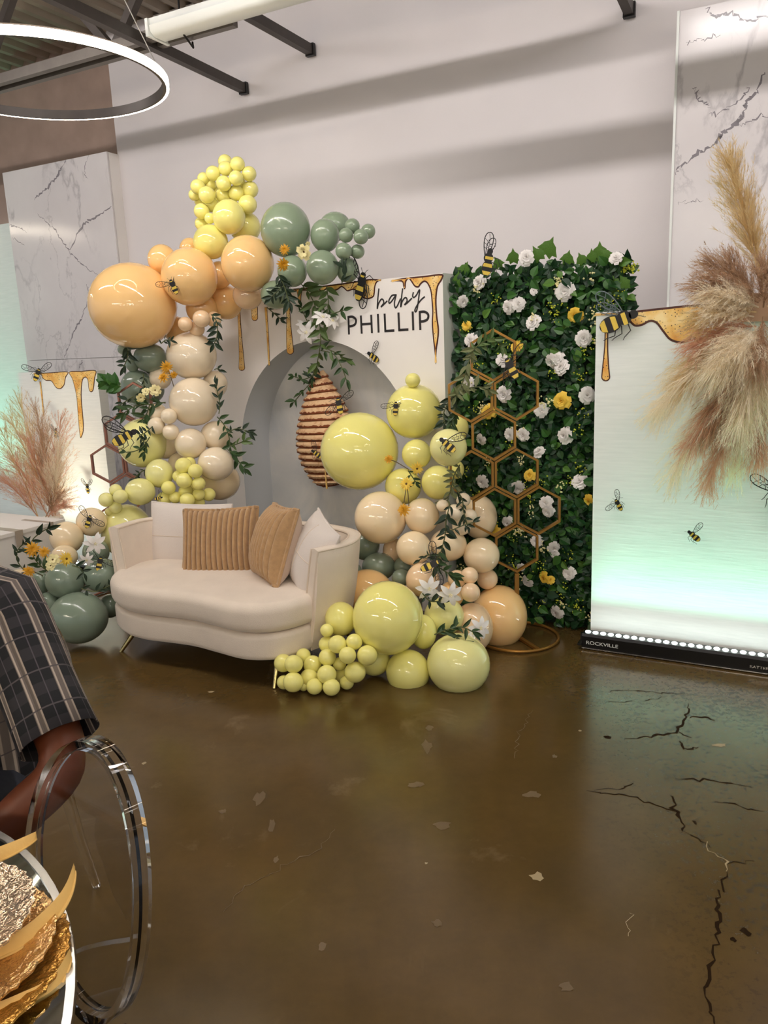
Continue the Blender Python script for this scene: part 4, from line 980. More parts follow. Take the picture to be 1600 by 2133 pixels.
# ================================================================== beehive in the niche
hc = onb(678, 900, -0.10); hz_top = onb(662, 775, -0.10).z; hz_bot = onb(690, 1012, -0.10).z
hive = thing('beehive', Vector((hc.x, hc.y, hz_bot)), 'hanging brown coiled beehive in the arch niche behind the giant yellow balloon', 'beehive')
hp = [(0.0, 0.030), (0.06, 0.055), (0.14, 0.090), (0.25, 0.135), (0.38, 0.175), (0.52, 0.205), (0.64, 0.215), (0.76, 0.200), (0.87, 0.165), (0.95, 0.120), (1.0, 0.060)]
hp = [(a, r * 1.16) for a, r in hp]
def hr(t):
    for (a, ra), (b_, rb) in zip(hp[:-1], hp[1:]):
        if t <= b_: return ra + (rb - ra) * (t - a) / (b_ - a)
    return hp[-1][1]
NH = 17; HH = hz_top - hz_bot
HM = frame(BE, BN * 0.42, Z, Vector((0, 0, 0)))
rd = random.Random(3)
for k in range(NH):
    t0, t1 = k / NH, (k + 1) / NH; z1 = hz_top - t0 * HH; z0 = hz_top - t1 * HH
    axis = Vector((hc.x, hc.y, 0)) + BE * (0.045 * ((k / NH) - 0.45))
    r0, r1 = hr(t0), hr(t1)
    tilt = lambda a: -0.010 * math.cos(a)
    mb = MB(); n = 48
    rows = [(0.0, r0 * 0.90), (0.15, r0 * 0.97 + 0.004), (0.35, r0 + 0.010), (0.6, (r0 + r1) / 2 + 0.012), (0.85, r1 + 0.002), (1.0, r1 * 0.92)]
    for (t, r) in rows:
        for i in range(n):
            a = 2 * PI * i / n; mb.v.append(axis + HM.to_3x3() @ Vector((math.cos(a) * r * (1 + 0.02 * rd.uniform(-1, 1)), math.sin(a) * r, 0)) + Z * (z1 + (z0 - z1) * t + 0.012 * math.cos(a)))
    for j in range(len(rows) - 1):
        for i in range(n): mb.f.append((j * n + i, j * n + (i + 1) % n, (j + 1) * n + (i + 1) % n, (j + 1) * n + i))
    if k in (0, NH - 1): mb.f.append(tuple(range(n)) if k == 0 else tuple((len(rows) - 1) * n + i for i in range(n)))
    coil = mb.build('coil', 'hive_light', hive)
    # darker dripping lower edge of each coil
    mb = MB(); lo = []
    for i in range(n * 2):
        a = 2 * PI * i / (n * 2); zt_ = 0.58 + 0.24 * rd.random()
        for t, r in ((zt_, (r0 + r1) / 2 + 0.0150), (0.9, r1 + 0.0085), (1.06, r1 * 0.93 + 0.002)):
            lo.append(axis + HM.to_3x3() @ Vector((math.cos(a) * r, math.sin(a) * r, 0)) + Z * (z1 + (z0 - z1) * t + 0.012 * math.cos(a)))
    mb.v = lo; m2 = n * 2
    for i in range(m2):
        for j in range(2): mb.f.append((3 * i + j, 3 * ((i + 1) % m2) + j, 3 * ((i + 1) % m2) + j + 1, 3 * i + j + 1))
    mb.build('coil_edge', 'hive_dark', coil)
mb = MB(); p_ = onb(679, 985, -0.004); mb.tube([onb(677, 975, 0.0), onb(681, 1018, 0.0)], [0.003, 0.007], 8); mb.build('honey_drip', 'napkin', hive)
# ================================================================== leaves, sprigs, flowers
def leaf_mesh(name, mat, wid=0.26, fold=0.10, curl=0.14, pts=7):
    mb = MB(); prof = [math.sin(PI * (k / (pts - 1)) ** 0.8) for k in range(pts)]
    for k in range(pts):
        t = k / (pts - 1); w = wid / 2 * prof[k]; z = -curl * t * t
        mb.v += [Vector((-w, t, z + fold * w / (wid / 2))), Vector((0, t, z)), Vector((w, t, z + fold * w / (wid / 2)))]
    for k in range(pts - 1):
        for j in range(2): mb.f.append((3 * k + j, 3 * k + j + 1, 3 * k + j + 4, 3 * k + j + 3))
    return mb.mesh(name, mat)
LEAF = {}
for nm in ('leaf_a', 'leaf_b', 'leaf_c', 'leaf_olive'): LEAF[nm] = leaf_mesh('leaf', nm, 0.36)
def ovate(name, mat): return leaf_mesh(name, mat, 0.72, 0.16, 0.2, 6)
for nm in ('ivy_a', 'ivy_b', 'ivy_c', 'ivy_d'): LEAF[nm] = ovate('leaf', nm)
def ivy_mesh(mat):
    o = [(0, 0), (0.28, -0.16), (0.34, 0.08), (0.62, 0.10), (0.42, 0.40), (0.36, 0.55), (0.12, 0.72), (0, 1.0), (-0.12, 0.72), (-0.36, 0.55), (-0.42, 0.40), (-0.62, 0.10), (-0.34, 0.08), (-0.28, -0.16)]
    mb = MB(); mb.v = [Vector((0, 0.35, 0.06))] + [Vector((x, y, -0.08 * abs(x))) for x, y in o]; n = len(o)
    mb.f = [(0, 1 + i, 1 + (i + 1) % n) for i in range(n)]; return mb.mesh('ivy_leaf', mat)
IVY = ivy_mesh('ivy_d')
def leaf_at(parent, mesh, base, direc, size, face, rd, name='leaf'):
    y = direc.normalized(); z = face + Vector((rd.uniform(-.7, .7), rd.uniform(-.7, .7), rd.uniform(-.5, .7))); z = (z - y * z.dot(y)).normalized(); x = y.cross(z)
    return inst(name, mesh, frame(x * size, y * size, z * size, base), parent)
SPR = [0]
def sprig(label, path, Y, n, lpx, mat='leaf_a', name='leaf_sprig', spread=48, stem='stem', off=0.0, cat='greenery', group=None):
    SPR[0] += 1; rd = random.Random(500 + SPR[0])
    Ys = Y if isinstance(Y, (list, tuple)) else [Y] * len(path)
    P = catmull([at(x, y, yy) for (x, y), yy in zip(path, Ys)], 6)
    t = thing(name, P[0], label, cat, group)
    mb = MB(); mb.tube(P, 0.0032, 5); mb.build('stem', stem, t)
    face = (C0 - P[len(P) // 2]).normalized(); L = lpx * depth(P[0]) / FPX
    for k in range(n):
        f_ = min(0.97, max(0.02, (k + 0.7 + rd.uniform(-0.6, 0.6)) / n)) * (len(P) - 1); i = min(int(f_), len(P) - 2); b_ = P[i].lerp(P[i + 1], f_ - i); d = (P[i + 1] - P[i]).normalized()
        sd = d.cross(face).normalized() * (1 if k % 2 else -1)
        a = math.radians(spread + rd.uniform(-32, 28)); dr = d * math.cos(a) + sd * math.sin(a) + face * rd.uniform(-0.25, 0.45)
        leaf_at(t, LEAF[mat], b_, dr, L * rd.uniform(0.6, 1.3), face, rd)
    leaf_at(t, LEAF[mat], P[-1], P[-1] - P[-2], L, face, rd)
    return t
# vine down the arch front above the hive
YB = lambda px, py, d=0.06: onb(px, py, d).y
sprig('leafy vine hanging from the backdrop top above the beehive', [(628, 592), (650, 622), (664, 665), (668, 710), (660, 760)], [YB(628, 592), YB(650, 622), YB(664, 665), YB(668, 710), YB(660, 760, 0.02)], 22, 30, 'leaf_b')
sprig('leafy twig reaching right beside the letter P', [(665, 668), (690, 655), (716, 646)], [YB(665, 668), YB(690, 655), YB(716, 646)], 6, 24, 'leaf_a')
sprig('leafy twig reaching left above the white lily', [(660, 690), (640, 668), (628, 640)], [YB(660, 690), YB(640, 668), YB(628, 640)], 7, 22, 'leaf_a')
sprig('leafy vine strand hanging right of the main vine', [(680, 596), (684, 630), (680, 668)], [YB(680, 596), YB(684, 630), YB(680, 668)], 10, 28, 'leaf_b')
sprig('drooping twig right of the beehive top', [(668, 730), (695, 738), (712, 765), (722, 792)], [YB(668, 730, .0), YB(695, 738, .0), YB(712, 765, -.0), YB(722, 792, -.0)], 9, 25, 'leaf_a', spread=40)
sprig('short twig pointing right above the beehive', [(672, 722), (700, 735), (724, 750)], [YB(672, 722, .0), YB(700, 735, .0), YB(724, 750, .0)], 6, 22, 'leaf_b', spread=35)
sprig('twig with small leaves left of the beehive top', [(655, 782), (632, 790), (612, 784)], [YB(655, 782, -.05), YB(632, 790, -.05), YB(612, 784, -.05)], 7, 19, 'leaf_a')
sprig('curved twig with small leaves at the beehive shoulder', [(650, 795), (634, 812), (612, 838)], [YB(650, 795, -.05), YB(634, 812, -.05), YB(612, 838, -.05)], 8, 20, 'leaf_a')
sprig('leaf tuft tying the beehive to the vine', [(664, 758), (656, 772), (650, 785)], [YB(664, 758, -.04), YB(656, 772, -.04), YB(650, 785, -.04)], 9, 20, 'leaf_c', spread=70)
sprig('leaf spray under the sage balloon by the honey drips', [(556, 640), (570, 652), (584, 664)], [YB(556, 640), YB(570, 652), YB(584, 664)], 5, 19, 'leaf_c', spread=40)
sprig('dark leaf spray between the peach and sage balloons', [(580, 572), (592, 596), (602, 628)], 4.76, 16, 26, 'leaf_c')
sprig('dark leaf spray hanging over the sage balloon', [(600, 580), (584, 600), (566, 618)], 4.78, 12, 24, 'leaf_c')
sprig('dark grassy sprig behind the bee on the backdrop edge', [(712, 590), (718, 572), (716, 556)], 4.70, 7, 22, 'leaf_c', spread=25)
# left column
sprig('dark leaf sprig right of the small peach cluster', [(440, 655), (452, 672), (452, 700), (446, 716)], 4.90, 14, 22, 'leaf_c')
sprig('dark sprig peeking out between peach and white balloons', [(335, 716), (346, 708), (356, 710)], 4.94, 7, 15, 'leaf_c')
sprig('dark leaf sprig hanging at the left of the sage balloons', [(262, 718), (266, 740), (258, 764)], 5.0, 10, 22, 'leaf_c')
sprig('bright spiky green spray at the left of the sage balloons', [(252, 806), (238, 800), (220, 795)], 4.98, 16, 22, 'ivy_b', spread=38)
sprig('dark leaf sprig over the large dark sage balloon', [(298, 778), (300, 800), (294, 826)], 4.94, 10, 18, 'leaf_c')
sprig('dark twig under the large dark sage balloon', [(278, 826), (262, 836), (250, 844)], 4.96, 5, 22, 'leaf_c')
sprig('leafy stem below the cream flowers at left', [(345, 838), (315, 842), (282, 846), (256, 862)], 4.90, 16, 24, 'leaf_a')
sprig('hanging leaf spray left of the small white balloons', [(312, 842), (306, 860), (296, 874)], 4.90, 9, 24, 'leaf_a')
sprig('leaf tuft behind the head of the big bee', [(318, 888), (302, 902), (290, 908), (300, 920)], 4.78, 14, 17, 'leaf_c', spread=70)
sprig('thin twig trailing over the large pale yellow balloon', [(312, 910), (298, 930), (280, 940), (262, 942)], 4.76, 4, 17, 'leaf_a')
sprig('leaf spray hanging from the tuft over the yellow balloon', [(304, 920), (304, 932), (302, 944)], 4.76, 4, 20, 'leaf_a', spread=30)
sprig('dark leaf sprig between the pale yellow balloons', [(304, 978), (290, 986), (280, 998)], 4.84, 8, 16, 'leaf_c')
sprig('leafy twig climbing the right side of the white column', [(456, 862), (458, 840), (452, 812), (450, 800)], 4.84, 10, 19, 'leaf_c')
sprig('long leafy twig beside the white column', [(452, 868), (466, 884), (476, 906), (480, 930)], 4.86, 10, 22, 'leaf_a')
sprig('twig reaching right over the arch beside the white column', [(476, 900), (492, 893), (510, 896), (520, 900)], 4.84, 8, 18, 'leaf_c')
sprig('leaf spray drooping toward the arch from the white column', [(478, 930), (496, 924), (510, 918)], 4.84, 6, 20, 'leaf_b')
sprig('lower drooping twig at the right of the white column', [(474, 936), (490, 950), (500, 965), (510, 976)], 4.84, 8, 22, 'leaf_a')
sprig('dark leaf behind the large white pair', [(446, 770), (452, 768), (458, 770)], 4.94, 2, 16, 'leaf_c')
# lower left
sprig('big-leaved twig rising above the gold flowers at lower left', [(62, 1140), (70, 1122), (90, 1106), (100, 1102)], 4.14, 5, 28, 'leaf_c', spread=38)
sprig('curling twig at the left of the gold flowers', [(58, 1196), (38, 1172), (36, 1148), (52, 1130)], 4.14, 10, 18, 'leaf_c')
sprig('leafy stems between the gold and yellow flowers', [(100, 1190), (82, 1176), (70, 1160), (66, 1148)], 4.14, 12, 24, 'leaf_a')
sprig('dark twig between the sage balloons and the loveseat', [(170, 1226), (196, 1232), (220, 1224), (234, 1216)], 4.2, 8, 18, 'leaf_c')
sprig('dark leaf sprig behind the middle sage balloon', [(150, 1178), (168, 1184), (174, 1194)], 4.18, 4, 20, 'leaf_c')
# right garland
sprig('olive vine running down beside the honeycomb top', [(990, 722), (978, 750), (966, 790), (950, 826)], 4.0, 18, 24, 'leaf_olive')
sprig('olive vine strand curling over the honeycomb top', [(978, 740), (1000, 716), (1028, 706), (1044, 722)], 4.0, 16, 22, 'leaf_b')
sprig('olive leaf strand across the second honeycomb cell', [(952, 828), (972, 810), (1000, 806), (1018, 812)], 4.0, 12, 24, 'leaf_olive')
sprig('leafy tuft above the bee balloon on the right garland', [(944, 824), (932, 842), (924, 862), (926, 882)], 4.06, 18, 22, 'leaf_c', spread=60)
sprig('leaf tuft between the yellow balloons by the honeycomb', [(948, 846), (946, 866), (940, 886)], 4.06, 12, 22, 'leaf_a', spread=55)
sprig('upper part of the long vine beside the yellow balloons', [(958, 968), (946, 990), (940, 1016), (932, 1044)], 4.02, 16, 24, 'leaf_olive')
sprig('long vine strand over the small white balloons', [(944, 1010), (962, 1038), (966, 1066), (974, 1096)], 3.92, 14, 18, 'leaf_c')
sprig('long vine strand down over the cream balloons', [(938, 1050), (930, 1080), (928, 1110), (922, 1138), (914, 1164)], 3.90, 20, 24, 'leaf_c')
sprig('vine end over the bee and lilies', [(916, 1150), (908, 1174), (930, 1192), (946, 1200)], 3.80, 16, 24, 'leaf_a')
sprig('thin twig left of the vine over the cream balloon', [(908, 1160), (892, 1156), (874, 1166)], 3.84, 5, 17, 'leaf_c', spread=35)
sprig('twig reaching right from the vine over the cream balloon', [(930, 1110), (960, 1096), (986, 1088)], 3.90, 5, 16, 'leaf_c')
sprig('leaves below the double lilies', [(880, 1236), (896, 1252), (920, 1252)], 3.70, 8, 22, 'leaf_c')
sprig('leafy stem of the lowest white lily', [(905, 1322), (930, 1312), (960, 1306), (985, 1316)], 3.46, 12, 26, 'leaf_a')
sprig('leaf sprig hanging over the floor yellow balloon', [(925, 1310), (945, 1322), (965, 1338)], 3.46, 5, 26, 'leaf_a', spread=35)
# flowers
def petal_ring(mb, n, L, wid, tilt, z0, rd, pts=4, cup=0.25, jit=0.12, tipw=0.35):
    for k in range(n):
        a = 2 * PI * k / n + rd.uniform(-jit, jit); tl = tilt + rd.uniform(-jit, jit); l = L * rd.uniform(0.88, 1.1)
        for i in range(pts):
            t = i / (pts - 1); w = wid * l * math.sin(PI * min(1, 0.12 + 0.86 * t)) ** 0.7 / 2
            if i == pts - 1: w = max(w * 0.35, wid * l * tipw * 0.5) if tipw > 0.4 else w * 0.35
            r = l * t * math.cos(tl) ; z = z0 + l * t * math.sin(tl) - cup * l * t * t
            c = Vector((math.cos(a) * r, math.sin(a) * r, z)); s_ = Vector((-math.sin(a), math.cos(a), 0)) * w
            mb.v += [c - s_ + Z * 0.15 * w, c, c + s_ + Z * 0.15 * w]
        b_ = len(mb.v) - 3 * pts
        for i in range(pts - 1):
            for j in range(2): mb.f.append((b_ + 3 * i + j, b_ + 3 * i + j + 1, b_ + 3 * i + j + 4, b_ + 3 * i + j + 3))
def flower_meshes():
    out = {}
    for nm, rings, mat in (('mum', [(14, 1.0, .26, .15, 0), (14, .85, .26, .45, .05), (12, .65, .26, .8, .08), (9, .45, .28, 1.1, .1)], None),
                           ('daisy', [(16, 1.0, .24, .12, 0), (15, .86, .24, .4, .04)], None),
                           ('cosmos', [(6, 1.0, .85, .25, 0), (5, .7, .8, .6, .05)], None),
                           ('rose', [(7, 1.0, .95, .1, 0), (7, .9, .95, .35, .05), (6, .78, .95, .62, .1), (6, .64, .95, .9, .14), (5, .48, .95, 1.12, .2), (4, .32, .95, 1.32, .26)], None)):
        for colr in ('white', 'cream', 'yellow', 'gold'):
            for var in range(2):
                mb = MB(); rd = random.Random(len(out) * 7 + var)
                for q in rings: petal_ring(mb, *q[:4], q[4], rd, pts=6 if nm == 'rose' else 4, tipw=0.62 if nm in ('rose', 'cosmos') else 0.35)
                out[(nm, colr, var)] = mb.mesh('petals', 'petal_' + colr)
    return out
FLM = flower_meshes()
mb = MB(); mb.lathe([(0.0, 0.16), (0.12, 0.14), (0.2, 0.06), (0.2, -0.02)], 10); EYE = mb.mesh('flower_eye', 'flower_eye')
mb = MB(); mb.lathe([(0.0, 0.2), (0.1, 0.18), (0.16, 0.08), (0.14, -0.02)], 10); EYEY = mb.mesh('flower_eye', 'petal_yellow')
mb = MB()
petal_ring(mb, 1, 1.2, 0.42, 0.35, 0.0, random.Random(1), pts=6, cup=0.5, jit=0.0); LILYP = mb.mesh('petal', 'petal_white')
def face_cam(P, rd, amt=0.5, nrm=None):
    z = (nrm or (C0 - P).normalized()) + Vector((rd.uniform(-amt, amt), rd.uniform(-amt, amt), rd.uniform(-amt, amt))); z.normalize()
    x = z.orthogonal().normalized(); return x, z.cross(x), z
FN = [0]
def flower(px, py, rpx, kind, colr, label, Y=None, P=None, eye=True, stem=None, amt=0.5):
    FN[0] += 1; rd = random.Random(900 + FN[0])
    if P is None: P = on_ball(px, py, Y) if Y is None else at(px, py, Y)
    r = rpx * depth(P) / FPX; x, y, z = face_cam(P, rd, amt)
    t = thing('silk_flower', P, label, 'flower')
    if kind == 'lily':
        for k in range(7):
            a = 2 * PI * k / 7 + (0.2 if k % 2 else 0); xa = x * math.cos(a) + y * math.sin(a); ya = -x * math.sin(a) + y * math.cos(a)
            inst('petal', LILYP, frame(xa * r, ya * r, z * r, P + z * (0.1 * r if k % 2 else 0)), t)
        mb = MB()
        for k in range(5):
            a = 2 * PI * k / 5; mb.tube([P, P + z * r * 0.35 + (x * math.cos(a) + y * math.sin(a)) * r * 0.18], 0.0015, 4)
        mb.build('stamens', 'petal_cream', t)
    else:
        inst('petals', FLM[(kind, colr, FN[0] % 2)], frame(x * r, y * r, z * r, P), t)
        if eye: inst('flower_eye', EYE if kind in ('daisy', 'cosmos') else EYEY, frame(x * r, y * r, z * r, P), t)
    if stem:
        mb = MB(); mb.tube(catmull([P - z * 0.005] + [at(a, b_, Yy) for a, b_, Yy in stem], 5), 0.0025, 5); mb.build('stem', 'stem_brown', t)
    return t
flower(593, 520, 12, 'mum', 'gold', 'small gold flower on the largest sage balloon', 4.62)
flower(590, 551, 16, 'mum', 'gold', 'gold flower just below the small gold one', 4.66)
flower(634, 524, 18, 'cosmos', 'cream', 'cream flower between the sage balloons', 4.62)
flower(641, 508, 6, 'cosmos', 'cream', 'tiny cream bud above the cream flower', 4.64)
flower(347, 765, 14, 'mum', 'gold', 'topmost gold flower beside the white column', 4.80, stem=[(354, 780, 4.82), (362, 805, 4.9)])
flower(340, 786, 14, 'mum', 'gold', 'left gold flower of three beside the white column', 4.80)
flower(362, 781, 9, 'mum', 'gold', 'smallest gold flower of three beside the white column', 4.80)
flower(293, 828, 11, 'cosmos', 'cream', 'left cream flower over the dark sage balloon', 4.86, stem=[(320, 835, 4.9), (345, 840, 4.92)])
flower(304, 815, 9, 'cosmos', 'cream', 'upper cream flower over the dark sage balloon', 4.86)
flower(323, 813, 13, 'cosmos', 'cream', 'right cream flower over the dark sage balloon', 4.86)
flower(810, 956, 11, 'mum', 'gold', 'gold flower turned aside on the giant yellow balloon', 4.16, stem=[(825, 962, 4.16), (852, 978, 4.16)])
flower(869, 976, 15, 'daisy', 'yellow', 'upper yellow daisy on the right garland', 4.12)
flower(847, 1008, 16, 'daisy', 'yellow', 'lower yellow daisy on the right garland', 4.10, stem=[(850, 1030, 4.1), (852, 1056, 4.1)])
flower(841, 1062, 16, 'mum', 'gold', 'drooping gold flower over the cream balloons', 4.02, stem=[(842, 1045, 4.05), (846, 1020, 4.1)])
sprig('small leaf sprig between the two yellow daisies', [(850, 980), (858, 992), (866, 1004)], 4.14, 5, 18, 'leaf_a')
flower(640, 692, 22, 'lily', 'white', 'white lily hanging at the arch top', P=onb(640, 692, 0.09))
flower(672, 662, 20, 'lily', 'white', 'white lily on the vine above the arch', P=onb(672, 662, 0.09))
flower(632, 678, 14, 'lily', 'white', 'small white lily half hidden left of the vine', P=onb(632, 678, 0.05))
flower(692, 668, 16, 'lily', 'white', 'soft white lily beside the letter P', P=onb(692, 668, 0.05))
flower(893, 1226, 24, 'lily', 'white', 'left white lily of the pair on the right garland', 3.72)
flower(938, 1238, 24, 'lily', 'white', 'right white lily of the pair on the right garland', 3.68)
flower(1000, 1308, 22, 'lily', 'white', 'lowest white lily hanging at the pale peach balloon', 3.52)
flower(988, 1322, 16, 'lily', 'white', 'small white lily beside the lowest one', 3.52)
flower(198, 1132, 21, 'lily', 'white', 'white lily beside the loveseat at lower left', 4.26)
flower(180, 1166, 14, 'lily', 'white', 'small white lily below the bee balloons at lower left', 4.22)
flower(68, 1144, 17, 'mum', 'gold', 'largest gold flower at lower left', 4.10)
flower(60, 1190, 14, 'mum', 'gold', 'lowest gold flower at lower left', 4.10, stem=[(74, 1192, 4.12), (90, 1200, 4.16)])
flower(92, 1150, 13, 'mum', 'gold', 'gold flower right of the largest gold one at lower left', 4.10)
flower(110, 1166, 14, 'cosmos', 'cream', 'pale yellow flower in the lower left bunch', 4.12)
flower(106, 1178, 11, 'cosmos', 'cream', 'lower pale yellow flower in the lower left bunch', 4.11)
flower(138, 1164, 17, 'daisy', 'yellow', 'yellow daisy on the cream balloon at lower left', 4.12)
# ================================================================== bees (cut-outs with lattice wings)
def ell(cx, cy, rx, ry, n=18, a0=0, a1=2 * PI):
    return [Vector((cx + rx * math.cos(a0 + (a1 - a0) * k / n), cy + ry * math.sin(a0 + (a1 - a0) * k / n), 0)) for k in range(n)]
def band(cy, ry, rx, y0, y1, n=8):
    f_ = lambda y: rx * math.sqrt(max(0, 1 - ((y - cy) / ry) ** 2)) * 0.86
    ys = [y0 + (y1 - y0) * k / n for k in range(n + 1)]
    return [Vector((-f_(y), y - 0.04 * 0, 0)) for y in ys] + [Vector((f_(y), y, 0)) for y in reversed(ys)]
def wing_mesh(name, mat, L=1.0, wd=0.42):
    mb = MB(); n = 22; out = []
    for k in range(n):
        a = 2 * PI * k / n; t = (1 - math.cos(a)) / 2
        out.append(Vector((math.sin(a) * wd / 2 * (0.45 + 0.75 * t), L * t, 0)))
    mb.tube(out, 0.02, 5, closed=True)
    f_ = lambda x, t: Vector((x * wd / 2 * (0.45 + 0.75 * t) * 2 * math.sqrt(max(0, t * (1 - t))), L * t, 0))
    for x, t0, t1 in ((-0.25, 0.03, 0.72), (0.3, 0.03, 0.66)):
        mb.tube([f_(x, t0 + (t1 - t0) * k / 4) for k in range(5)], 0.010, 4)
    for (xa, ta, xb, tb) in ((-1, .3, -.25, .38), (-1, .55, -.25, .5), (-.25, .72, -1, .8), (-.25, .72, .15, .95), (-.25, .42, .3, .36), (-.25, .6, .3, .55), (.3, .66, 1, .75), (.3, .66, -.25, .72), (.3, .34, 1, .42), (.3, .5, 1, .58)):
        mb.tube([f_(xa, ta), f_(xb, tb)], 0.013, 4)
    return mb.mesh(name, mat)
WING = {m: wing_mesh('wing', m) for m in ('bee_black', 'bee_grey')}
mb = MB(); NZ = Vector((0, 0, 1))
mb.poly(ell(0, 0.44, 0.115, 0.10), NZ, 0.05); mb.poly(ell(0, 0.24, 0.185, 0.19), NZ, 0.05); mb.poly(ell(0, -0.16, 0.20, 0.36), NZ, 0.045)
BEE_TOP = mb.mesh('body', 'bee_black', smooth=False)
BST = []
for cy, ry, rx, y0, y1 in ((0.44, 0.10, 0.115, 0.36, 0.43), (-0.16, 0.36, 0.20, -0.14, 0.03), (-0.16, 0.36, 0.20, -0.46, -0.30)):
    mb = MB(); mb.poly(band(cy, ry, rx, y0, y1), NZ, 0.058); BST.append(mb.mesh('gold_stripe', 'glitter', smooth=False))
mb = MB(); mb.poly(ell(0.02, 0.46, 0.12, 0.13), NZ, 0.05); mb.poly(ell(0.03, 0.20, 0.20, 0.20), NZ, 0.05); mb.poly(ell(0, -0.20, 0.23, 0.32), NZ, 0.045)
BEE_SIDE = mb.mesh('body', 'bee_black', smooth=False)
BSS = []
for cy, ry, rx, y0, y1 in ((0.20, 0.20, 0.20, 0.14, 0.26), (-0.20, 0.32, 0.23, -0.16, -0.02), (-0.20, 0.32, 0.23, -0.48, -0.33)):
    mb = MB(); mb.poly(band(cy, ry, rx, y0, y1), NZ, 0.058); BSS.append(mb.mesh('gold_stripe', 'glitter', smooth=False))
mb = MB(); mb.tube([Vector((0, 0, 0)), Vector((0.22, 0.05, 0.02)), Vector((0.36, -0.14, 0.0)), Vector((0.44, -0.2, 0))], [0.018, 0.016, 0.012, 0.008], 5); LEGM = mb.mesh('leg', 'bee_black')
mb = MB(); mb.tube([Vector((0, 0, 0)), Vector((0.05, 0.1, 0.02)), Vector((0.12, 0.18, 0.0))], 0.010, 4); ANT = mb.mesh('antenna', 'bee_black')
def bee(px, py, Lpx, ang, kind, label, P=None, nrm=None, flip=False, wings=None, wl=1.0, wmat='bee_black', Y=None):
    if P is None: P = on_ball(px, py, 4.5) if Y is None else at(px, py, Y)
    z = nrm or (C0 - P).normalized(); L = Lpx * depth(P) / FPX
    a = math.radians(ang); y = U * math.cos(a) + R * math.sin(a); y = (y - z * y.dot(z)).normalized(); x = y.cross(z)
    if flip: x = -x
    t = thing('bee_cutout', P, label, 'bee')
    B = frame(x * L, y * L, z * L, P)
    def put(name, me, M): return inst(name, me, B @ M, t)
    T = Matrix.Translation; Rz = lambda d: Matrix.Rotation(math.radians(d), 4, 'Z'); S_ = lambda s: Matrix.Diagonal((s[0], s[1], s[2], 1))
    if kind == 'top':
        put('body', BEE_TOP, Matrix.Identity(4))
        for m in BST: put('gold_stripe', m, Matrix.Identity(4))
        wa, wb = wings or (62, -62)
        put('wing', WING[wmat], T((-0.12, 0.26, 0.02)) @ Rz(wa) @ S_((wl, wl, 1))); put('wing', WING[wmat], T((0.12, 0.26, 0.02)) @ Rz(wb) @ S_((wl, wl, 1)))
        for s_ in (1, -1):
            for k, (yy, rz) in enumerate(((0.36, 28), (0.16, -20), (0.04, -48))):
                put('leg', LEGM, S_((s_, 1, 1)) @ T((0.12, yy, 0)) @ Rz(rz))
            put('antenna', ANT, S_((s_, 1, 1)) @ T((0.05, 0.5, 0.01)))
    else:
        put('body', BEE_SIDE, Matrix.Identity(4))
        for m in BSS: put('gold_stripe', m, Matrix.Identity(4))
        wa = wings or (-118,)
        for k, w_ in enumerate(wa): put('wing', WING[wmat], T((0.14, 0.2, 0.03 - 0.02 * k)) @ Rz(w_) @ S_((wl * (1 - 0.18 * k), wl * (1 - 0.18 * k), 1)))
        for k, (yy, rz) in enumerate(((0.24, -10), (0.06, -28), (-0.1, -40))):
            put('leg', LEGM, S_((-1, 1, 1)) @ T((0.14, yy, 0)) @ Rz(rz))
        put('antenna', ANT, S_((-1, 1, 1)) @ T((0.05, 0.54, 0.01)))
    return t
bee(362, 598, 30, -25, 'top', 'bee cut-out on the large peach balloon', wings=(70, -50))
bee(752, 598, 56, 28, 'top', 'bee cut-out on the top edge of the backdrop left of the word baby', P=onb(752, 598, 0.02), wings=(48, -170), nrm=BN)
bee(778, 744, 30, -62, 'side', 'side-view bee cut-out under the letters beside the arch', P=onb(778, 744, 0.008), nrm=BN, wings=(-88,), flip=False)
bee(707, 846, 34, -12, 'top', 'bee cut-out on the upper part of the beehive', P=onb(707, 846, 0.03), wings=(128, -62))
bee(660, 946, 24, -55, 'side', 'small bee cut-out on the beehive beside the giant yellow balloon', P=onb(660, 946, 0.03), wings=(-40,))
bee(824, 852, 28, 4, 'top', 'bee cut-out with level wings on the large yellow balloon', wings=(98, -80))
bee(933, 928, 38, -50, 'side', 'side-view bee cut-out on the yellow balloon by the honeycomb', wings=(-122,), wl=1.15)
bee(1017, 548, 50, 12, 'side', 'bee cut-out sitting on top of the green wall', P=onw(1017, 548, 4.08), wings=(-2, 12), flip=True)
bee(1066, 768, 46, -28, 'top', 'bee cut-out on the honeycomb stand', Y=3.94, wings=(155, -62))
bee(1287, 672, 74, 70, 'side', 'large bee cut-out at the top left corner of the right banner', P=onw(1287, 670, 3.955), nrm=WN, wings=(-120, -140), wl=0.95, wmat='bee_grey', flip=True)
bee(1289, 1052, 26, -30, 'top', 'small bee cut-out at the left of the right banner', P=onw(1289, 1052, 3.96), nrm=WN, wings=(100, -20))
bee(1446, 1117, 28, -55, 'side', 'small bee cut-out in the middle of the right banner', P=onw(1446, 1117, 3.96), nrm=WN, wings=(-88,))
bee(1618, 1040, 58, 20, 'top', 'bee cut-out cut off by the right edge of the picture', P=onw(1618, 1040, 3.93), nrm=WN, wings=(72, -62))
bee(77, 781, 27, 20, 'top', 'bee cut-out on the top corner of the left banner', P=onw(77, 781, LW - 0.03), wings=(92, -28), wl=1.1)
bee(258, 912, 50, 62, 'side', 'large bee cut-out in front of the pale yellow balloon at left', Y=4.58, wings=(-118, -130), wl=1.1, flip=True)
bee(184, 1087, 27, 18, 'top', 'bee cut-out on the cream balloon at lower left', wings=(48, -100), wl=1.1)
